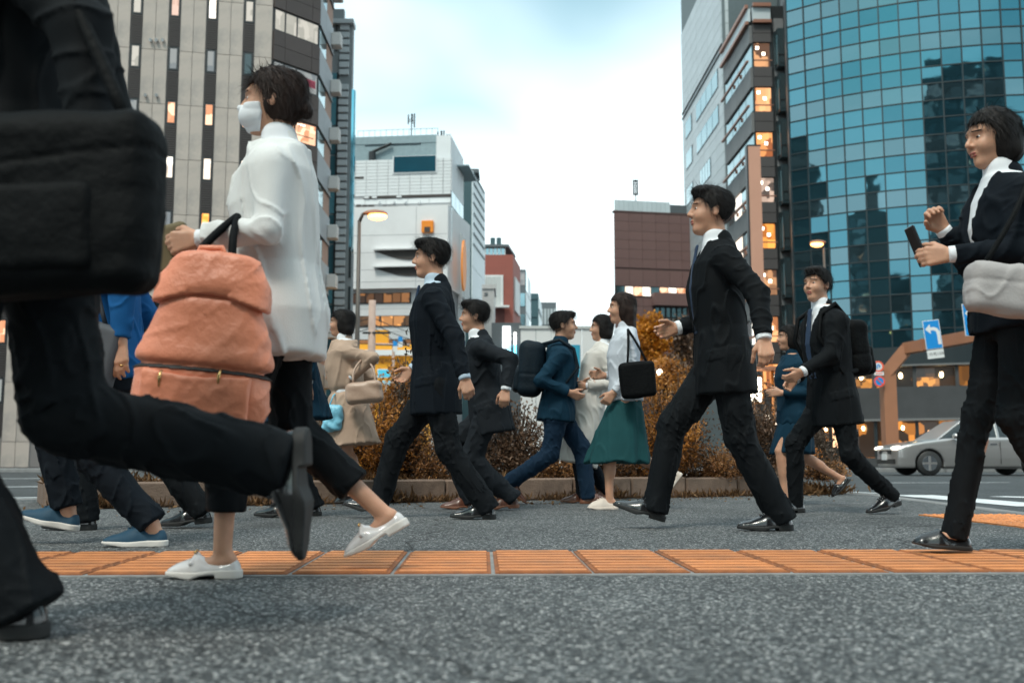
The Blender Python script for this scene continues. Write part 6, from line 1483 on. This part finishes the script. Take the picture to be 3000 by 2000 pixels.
# ------------------------------------------------------------------ the walkers
W = {}
def timed(k, **kw):
    t = time.time(); W[k] = person(**kw); print('person', k, round(time.time()-t, 2))
timed('tall', label='tall man in black suit and white shirt striding past the green skirt', Y=5.2, dr=-1, H=1.79, hip=(2118, 1040), neck=(2092, 712), footN=(2282, 0, 0), footF=(1922, .045, 16),
      handN=(2238, 990, -.16), handF=(1985, 960), curlN=.75, seed=2, hpitch=.05)
timed('suit2', label='man in dark navy suit walking before the white department store', Y=6.2, dr=-1, H=1.72, hip=(1276, 1118), neck=(1270, 832), footN=(1420, 0, 0), footF=(1112, .015, 14),
      topc='navy', botc='char', handN=(1362, 1108, -.12), handF=(1210, 1080), curlN=.9, seed=3, shirt='bluesh')
timed('grey', label='man in grey suit half hidden behind the navy suited man', Y=7.3, dr=-1, H=1.69, hip=(1432, 1188), neck=(1396, 990), footN=(1492, 0, -4), footF=(1372, 0, 0),
      topc='grey', botc='grey', handN=(1482, 1140, -.12), handF=(1360, 1130), curlN=.8, seed=4, shoes='brown')
timed('pack', label='man in petrol blue jacket walking to the right with a backpack', Y=8.25, dr=1, H=1.66, hip=(1632, 1190), neck=(1646, 1008), footN=(1500, .10, -38), footF=(1722, 0, 0),
      top='jacket', topc='teal', botc='jeans', handN=(1668, 1150), handF=(1700, 1130), seed=5, hem=-.12, shoes='brown', tie=False)
timed('green', label='woman in white blouse and long green skirt with white shoes', Y=7.4, dr=-1, H=1.60, hip=(1832, 1168), neck=(1828, 962), footN=(1786, 0, 0), footF=(1958, .17, -50),
      top='blouse', topc='grayblue', bottom='skirt', botc='green', skirt_hem=.33, hemw=.115, shoes='white', hair='long', hairm=HAIRB, fem=True, handN=(1798, 1150), handF=(1770, 1100), curlN=.8, seed=6)
timed('cream', label='woman in long cream coat behind the green skirted woman', Y=8.55, dr=-1, H=1.55, hip=(1724, 1185), neck=(1768, 1010), footN=(1708, 0, 0), footF=(1770, .02, -10),
      top='coat', topc='cream', botc='navy', hem=-.50, shoes='brown', hair='bob', fem=True, handN=(1720, 1130), handF=(1700, 1120), seed=7)
timed('right', label='man in black suit with a black backpack walking beside the road', Y=6.8, dr=-1, H=1.68, hip=(2438, 1158), neck=(2402, 902), footN=(2606, .03, -14), footF=(2330, 0, 0),
      topc='black', botc='black', handN=(2352, 1088, -.02), handF=(2330, 1110), yaw=.30, hyaw=.35, curlN=.6, seed=8, legw=.86)
timed('blue', label='short woman in a blue dress behind the black suited man', Y=8.1, dr=-1, H=1.50, hip=(2332, 1205), neck=(2318, 1040), footN=(2300, 0, 0), footF=(2455, .13, -45),
      top='jacket', topc='teal', bottom='dress', botc='teal', skirt_hem=.40, hemw=.055, shoes='flat', hair='bob', fem=True, handN=(2290, 1150), handF=(2290, 1150), seed=9)
timed('trench', label='woman in beige trench coat with a beige handbag', Y=7.95, dr=-1, H=1.56, hip=(1020, 1180), neck=(1006, 1000), footN=(1062, 0, 0), footF=(1030, .01, -12),
      top='trench', topc='beige', botc='black', bottom='dress', skirt_hem=.50, hemw=.06, hem=-.33, shoes='flat', hair='bob', fem=True, handN=(1030, 1105), handF=(1000, 1110), seed=10, elbN=(-1, .3, -.3))
timed('navycoat', label='person in navy coat and black shoes mostly hidden by the white coat', Y=6.4, dr=-1, H=1.68, hip=(868, 1130), neck=(850, 868), footN=(842, 0, 0), footF=(912, 0, 0),
      top='coat', topc='teal', botc='char', hem=-.22, handN=(900, 1120), handF=(820, 1120), seed=11, hair='short')
timed('white', label='woman in long white coat and face mask carrying a coral bag', Y=3.13, dr=-1, H=1.56, hip=(822, 893), neck=(812, 430), footN=(652, 0, 0), footF=(1112, .105, -30),
      top='coat', topc='white', botc='black', hem=-.17, hemw=-.012, shoes='loafer', girth=.97, hair='bun', hairm=HAIRB, fem=True, mask=True, handN=(585, 700, -.04), handF=(590, 720), crop=.155, legw=1.12, seed=12, curlN=.9,
      elbN=(-.6, .25, -.9), elbF=(-.6, .25, -.9))
timed('blues', label='walker in blue jacket and blue trainers with a ring on one finger', Y=4.25, dr=-1, H=1.64, hip=(330, 1070), neck=(300, 690), footN=(446, 0, 0), footF=(200, .06, 12),
      top='jacket', topc='blue', botc='navy', hem=-.08, shoes='sneaker', handN=(352, 1000, -.06), handF=(300, 1000), crop=.05, seed=13, curlN=.35, ring=True)
timed('backman', label='man in black suit and glossy black shoes behind the blue jacket', Y=5.25, dr=-1, H=1.70, hip=(380, 1090), neck=(330, 780), footN=(246, 0, 0), footF=(580, 0, -6),
      topc='black', botc='black', handN=(330, 1090), handF=(420, 1050), seed=14)
timed('phone', label='woman in black jacket holding up a phone at the right', Y=3.7, dr=-1, H=1.60, hip=(2965, 890), neck=(2925, 520), footN=(3140, .0, -18), footF=(2800, .02, 5),
      top='suit', topc='navy', botc='black', shoes='flat', hair='bob', fem=True, handN=(2785, 745, .02), handF=(2765, 675, -.05), tie=False, hem=-.10, legw=.88, seed=15, curlN=.9, curlF=.9, hpitch=-.12,
      elbN=(-.3, .2, -1), elbF=(-.3, .2, -1), hyaw=.15)
timed('front', label='man in black suit cut by the left edge of the picture', Y=2.12, dr=-1, H=1.80, legk=.512, hip=(72, 556), neck=(118, -215), footN=(44, 0, 0), footF=(790, .255, -92),
      topc='black', botc='black', handN=(285, 470, -.05), handF=(60, 500), seed=16, curlN=.95, girth=1.05)
# ------------------------------------------------------------------ what they carry
def soft(name, label, cat, fn, lo, hi, h, m, origin, parts=(), group='bags carried by the walkers'):
    V, F = surf(fn, lo, hi, h); o = mobj(name, V, F, m, None, True, origin)
    tag(o, label, cat, group if cat == 'bag' else None); return o
def sub(par, name, fn, lo, hi, h, m, origin):
    V, F = surf(fn, lo, hi, h); return mobj(name, V, F, m, par, True, origin)
def frame(c, ax=0.0, az=0.0):
    """world -> bag coordinates: az turn about the vertical, ax lean in the picture plane"""
    R = np.array(Matrix.Rotation(az, 3, 'Z') @ Matrix.Rotation(ax, 3, 'Y')); c = np.asarray(c, float)
    return lambda p: (p-c)@R
CORAL = mat('coral_leather', (.72, .235, .125), .45, var=.12, vscale=7, bump=.35, bscale=35, sheen=.2)
BLACKN = mat('black_nylon', (.002, .0026, .0032), .7, spec=.12, var=.2, vscale=6, bump=.4, bscale=55)
NAVYN = mat('navy_nylon', (.003, .010, .017), .65, spec=.2, var=.2, vscale=6, bump=.4, bscale=55)
GREYN = mat('grey_canvas', (.06, .065, .075), .75, var=.15, vscale=8, bump=.3, bscale=200)
BEIGEL = mat('beige_leather', (.40, .27, .20), .4, var=.1, bump=.2, bscale=60)
WHITEB = mat('white_canvas_bag', (.36, .335, .33), .7, var=.1, bump=.3, bscale=120)
KHAKI = mat('khaki_canvas', (.13, .10, .05), .8, var=.2)
DARKLINE = mat('dark_zip', (.012, .01, .01), .6)
# coral backpack hung from the white coat's forearm
cb = at(610, 1000, 2.84); inb = frame(cb, .10)
def coral(p):
    q = inb(p); t = np.clip((q[:, 2]+.23)/.46, 0, 1)
    hw = np.interp(t, [0, .12, .45, .85, 1], [.182, .192, .180, .125, .095]); hd = np.interp(t, [0, .2, .7, 1], [.07, .075, .055, .03])
    kx = (np.abs(q[:, 0]/hw)**3.2+np.abs(q[:, 1]/hd)**2.4)**(1/2.6)
    d = (kx-1)*np.minimum(hw, hd); d = smax(d, np.abs(q[:, 2])-.232-.012*np.cos(q[:, 0]*9), .03)
    d = d+.004*wob(p, (24, 20, 20), 5)+.0025*crease(p, (26, 20, 22), 8)
    d = d+.010*np.exp(-((q[:, 2]+.075+.10*q[:, 0]**2)/.008)**2)-.007*np.exp(-((q[:, 2]+.05)/.03)**2)
    return d+.007*np.exp(-((q[:, 2]-.125)/.012)**2)*(np.abs(q[:, 0]) < .06)
cbag = soft('backpack', 'coral leather backpack hanging from the white coated arm', 'bag', coral, cb-[.26, .14, .28], cb+[.26, .14, .28], .0065, CORAL, cb)
def zipline(p):
    q = inb(p); return np.maximum(np.abs(coral(p))-.004, np.abs(q[:, 2]+.083+.10*q[:, 0]**2)-.006)
sub(cbag, 'pocket', lambda p: np.maximum.reduce([coral(p)-.012, np.abs(inb(p)[:, 0])-.15, np.abs(inb(p)[:, 2]+.155)-.06+.01*np.cos(inb(p)[:, 0]*12), inb(p)[:, 1]])+.002*crease(p, 40, 3), cb-[.26, .14, .26], cb+[.26, .02, -.05], .0065, CORAL, cb)
sub(cbag, 'flap', lambda p: np.maximum.reduce([coral(p)-.014, np.abs(inb(p)[:, 0])-.16, .105-inb(p)[:, 2]+.02*np.cos(inb(p)[:, 0]*14)])+.0012*crease(p, 32, 4), cb-[.22, .14, -.05], cb+[.22, .14, .27], .0065, CORAL, cb)
tube('handle', CORAL, cbag, [cb+np.array([-.045, -.0, .225]), cb+np.array([-.03, 0, .265]), cb+np.array([.03, 0, .265]), cb+np.array([.05, 0, .222])], .010, 8, cb)
sub(cbag, 'zip', lambda p: zipline(p), cb-[.26, .14, .14], cb+[.26, .14, .02], .0045, DARKLINE, cb)
for k_, (dx, dz) in enumerate(((-.10, -.087), (.06, -.086))):
    zp = cb+np.array([dx, -.078, dz]); mobj('zip_pull', *tube_vf([zp, zp+np.array([-.004, -.006, -.02]), zp+np.array([-.004, -.004, -.045])], [.004, .005, .003], 6), GOLD, cbag, True, cb)
st = W['white']; fa = st['elb'][-1]*.55+st['hands'][-1]*.45
top_l, top_r = inb.__closure__ and cb+np.array([-.05, 0, .235]), cb+np.array([.06, .0, .232])
apex = fa+np.array([0, 0, .052])
for nm, a in (('strap', top_l), ('strap', top_r)):
    mid = (a+apex)/2+np.array([0, -.035, .0])
    pts = [a*(1-t)**2+2*mid*t*(1-t)+apex*t*t for t in np.linspace(0, 1, 9)]
    tube(nm, BLACKN, cbag, pts, .012, 8, cb)
# khaki pouch in her hand
kb = st['hands'][-1]+np.array([-.10, .05, -.02])
ink = frame(kb, -.25)
soft('pouch', 'small khaki pouch held in the white coated hand', 'bag', lambda p: rbox(ink(p), (0, 0, 0), (.060, .022, .075), .02)+.005*wob(p, 40, 3), kb-.12, kb+.12, .005, KHAKI, kb)
# black shoulder bag of the man in front
fb = at(140, 610, 1.80); inf = frame(fb, -.04)
def blackbag(p):
    q = inf(p); t = np.clip((q[:, 2]+.16)/.32, 0, 1)
    d = rbox(q, (0, 0, 0), (.20, .07, .165), .045)+.008*wob(p, (16, 16, 16), 4)+.003*wob(p, 55, 5)
    return d+.006*np.exp(-((q[:, 2]-.07-.1*q[:, 0])/.006)**2)+.020*t*np.abs(q[:, 0]*2)**2
bbag = soft('shoulder_bag', 'bulky black shoulder bag at the hip of the man at the left edge', 'bag', blackbag, fb-[.28, .14, .24], fb+[.28, .14, .24], .0075, BLACKN, fb)
fr = W['front']; s0 = fr['sho'][-1]
for dx in (-.14, .14):
    a = fb+np.array([dx, 0, .15]); b = s0+np.array([dx*.12, -.02, .088]); mid = (a+b)/2+np.array([dx*.2, -.02, 0])
    tube('strap', BLACKN, bbag, [a*(1-t)**2+2*mid*t*(1-t)+b*t*t for t in np.linspace(0, 1, 9)], .013, 8, fb)
sub(bbag, 'pocket', lambda p: rbox(inf(p), (-.02, -.062, -.05), (.13, .022, .08), .02)+.004*wob(p, 40, 9), fb-[.22, .14, .17], fb+[.22, 0, .10], .007, BLACKN, fb)
tube('zip', mat('steel_zip', (.25, .26, .27), .35, metal=.8), bbag, [fb+np.array([x_, -.045, .142-.02*abs(x_)]) for x_ in np.linspace(-.17, .17, 9)], .0035, 6, fb)
# grey tote of the blue-jacketed walker
gb = at(262, 1035, 4.02); ing = frame(gb, .25)
gtote = soft('tote_bag', 'grey canvas tote beside the blue sleeve', 'bag', lambda p: rbox(ing(p)*np.array([1, 1, 1]), (0, 0, 0), (.115, .05, .13), .03)+.006*wob(p, (25, 25, 14), 2), gb-.2, gb+.2, .0065, GREYN, gb)
b = W['blues']['sho'][-1]+np.array([0, -.02, .075])
for dx in (-.05, .06):
    a = gb+np.array([dx, 0, .11]); tube('strap', GREYN, gtote, [a*(1-t)+b*t+np.array([0, -.03*math.sin(math.pi*t), 0]) for t in np.linspace(0, 1, 7)], .009, 6, gb)
# beige handbag of the trench woman
hb = at(1066, 1150, 7.66); inh = frame(hb, -.12)
hbag = soft('handbag', 'soft beige handbag on the trench coated arm', 'bag', lambda p: rbox(inh(p), (0, 0, 0), (.14, .055, .085), .045)+.007*wob(p, 26, 6), hb-.2, hb+.2, .008, BEIGEL, hb)
e = W['trench']['elb'][-1]*.6+W['trench']['hands'][-1]*.4+np.array([0, 0, .07])
for dx in (-.08, .08):
    a = hb+np.array([dx, 0, .07]); tube('handle', BEIGEL, hbag, [a*(1-t)+e*t+np.array([dx*.4*math.sin(math.pi*t), -.02*math.sin(math.pi*t), 0]) for t in np.linspace(0, 1, 7)], .009, 6, hb)
BAGB = mat('pale_blue_plastic', (.20, .52, .68), .35, bump=.5, bscale=30)
pb = at(975, 1225, 7.75)
pbag = soft('plastic_bag', 'pale blue plastic bag held low by the trench coat', 'bag', lambda p: rbox(p, pb, (.075, .05, .10), .035)+.010*wob(p, 45, 12), pb-.16, pb+.16, .007, BAGB, pb)
tube('handle', BAGB, pbag, [pb+np.array([-.03, 0, .09]), pb+np.array([0, 0, .17]), W['trench']['hands'][1]+np.array([-.0, 0, -.07])], .006, 6, pb)
# green-skirt woman's black tote
tb = at(1868, 1112, 7.13); int_ = frame(tb, -.10)
tbag = soft('shoulder_bag', 'black leather shoulder bag against the white blouse', 'bag', lambda p: rbox(int_(p), (0, 0, 0), (.125, .05, .125), .03)+.006*wob(p, 22, 7), tb-.2, tb+.2, .0075, BLACKN, tb)
b = W['green']['sho'][-1]+np.array([0, -.01, .062])
for dx in (-.07, .07):
    a = tb+np.array([dx, 0, .11]); tube('strap', BLACKN, tbag, [a*(1-t)+b*t+np.array([0, -.04*math.sin(math.pi*t), 0]) for t in np.linspace(0, 1, 7)], .009, 6, tb)
# backpacks
def backpack(label, w, m, sc=1.0, dz=0.0):
    c = w['P0']+w['up']*(.30+dz)-w['fwd']*(.235*sc); R = np.stack([w['fwd'], w['lat'], w['up']])
    f = lambda p: rbox((p-c)@R.T, (0, 0, 0), (.105*sc, .15*sc, .225*sc), .075*sc)+.007*wob(p, 18, 3)+.006*np.exp(-((((p-c)@R.T)[:, 2]+.05)/.01)**2)
    o = soft('backpack', label, 'bag', f, c-.34, c+.34, .0085, m, c)
    g = lambda p: rbox((p-c)@R.T, (-.10*sc, 0, -.09), (.035, .11*sc, .10), .03)+.005*wob(p, 30, 4)
    sub(o, 'pocket', g, c-.3, c+.3, .0085, m, c)
    for s in (-1, 1):
        sh = w['sho'][s]; a = c+w['up']*.19+w['fwd']*.05+w['lat']*s*.08
        pts = [a, sh*.75+w['P1']*.25-w['fwd']*.02+w['up']*.085, sh*.75+w['P1']*.25+w['fwd']*.10+w['up']*.02, sh*.8+w['P1']*.2+w['fwd']*.145-w['up']*.12, w['P0']+w['up']*.14+w['lat']*s*.165+w['fwd']*.02, c-w['up']*.15+w['lat']*s*.11+w['fwd']*.06]
        tube('strap', m, o, pts, .016, 6, c)
    return o
backpack('dark navy backpack worn by the man walking right', W['pack'], NAVYN, 1.0, -.02)
backpack('black backpack worn by the suited man near the road', W['right'], BLACKN, .85)
# white bag and phone of the woman at the right
wb = at(2945, 850, 3.42); inw = frame(wb, .12)
wbag = soft('tote_bag', 'white canvas bag hanging at the hip of the phone holding woman', 'bag', lambda p: rbox(inw(p), (0, 0, 0), (.135, .055, .088), .04)+.006*wob(p, 22, 7)+.006*crease(p, 30, 9)+.005*np.exp(-((inw(p)[:, 2]-.02)/.006)**2), wb-.22, wb+.22, .0075, WHITEB, wb)
b = W['phone']['sho'][-1]+np.array([.03, -.01, .068])
for dx in (-.08, .08):
    a = wb+np.array([dx, 0, .07]); tube('strap', BLACKN, wbag, [a*(1-t)+b*t+np.array([0, -.05*math.sin(math.pi*t), 0]) for t in np.linspace(0, 1, 7)], .010, 6, wb)
hd = W['phone']['hfr'][-1]; pc = hd[0]+hd[1]*.075+np.array([-.02, .05, .045])
ph = thing('phone', 'thin black phone held up by the woman at the right edge', 'phone', pc)
PHM = Matrix.Rotation(-.35, 4, 'Y')
obj('case', box_mesh(.009, .074, .15, mat('phone_case', (.015, .015, .017), .3), .003), ph, Matrix.Translation(Vector(pc)) @ PHM)
obj('screen', box_mesh(.002, .066, .14, mat('phone_screen', (.01, .012, .014), .05, coat=.5)), ph, Matrix.Translation(Vector(pc)) @ PHM @ Matrix.Translation((.0058, 0, 0)))
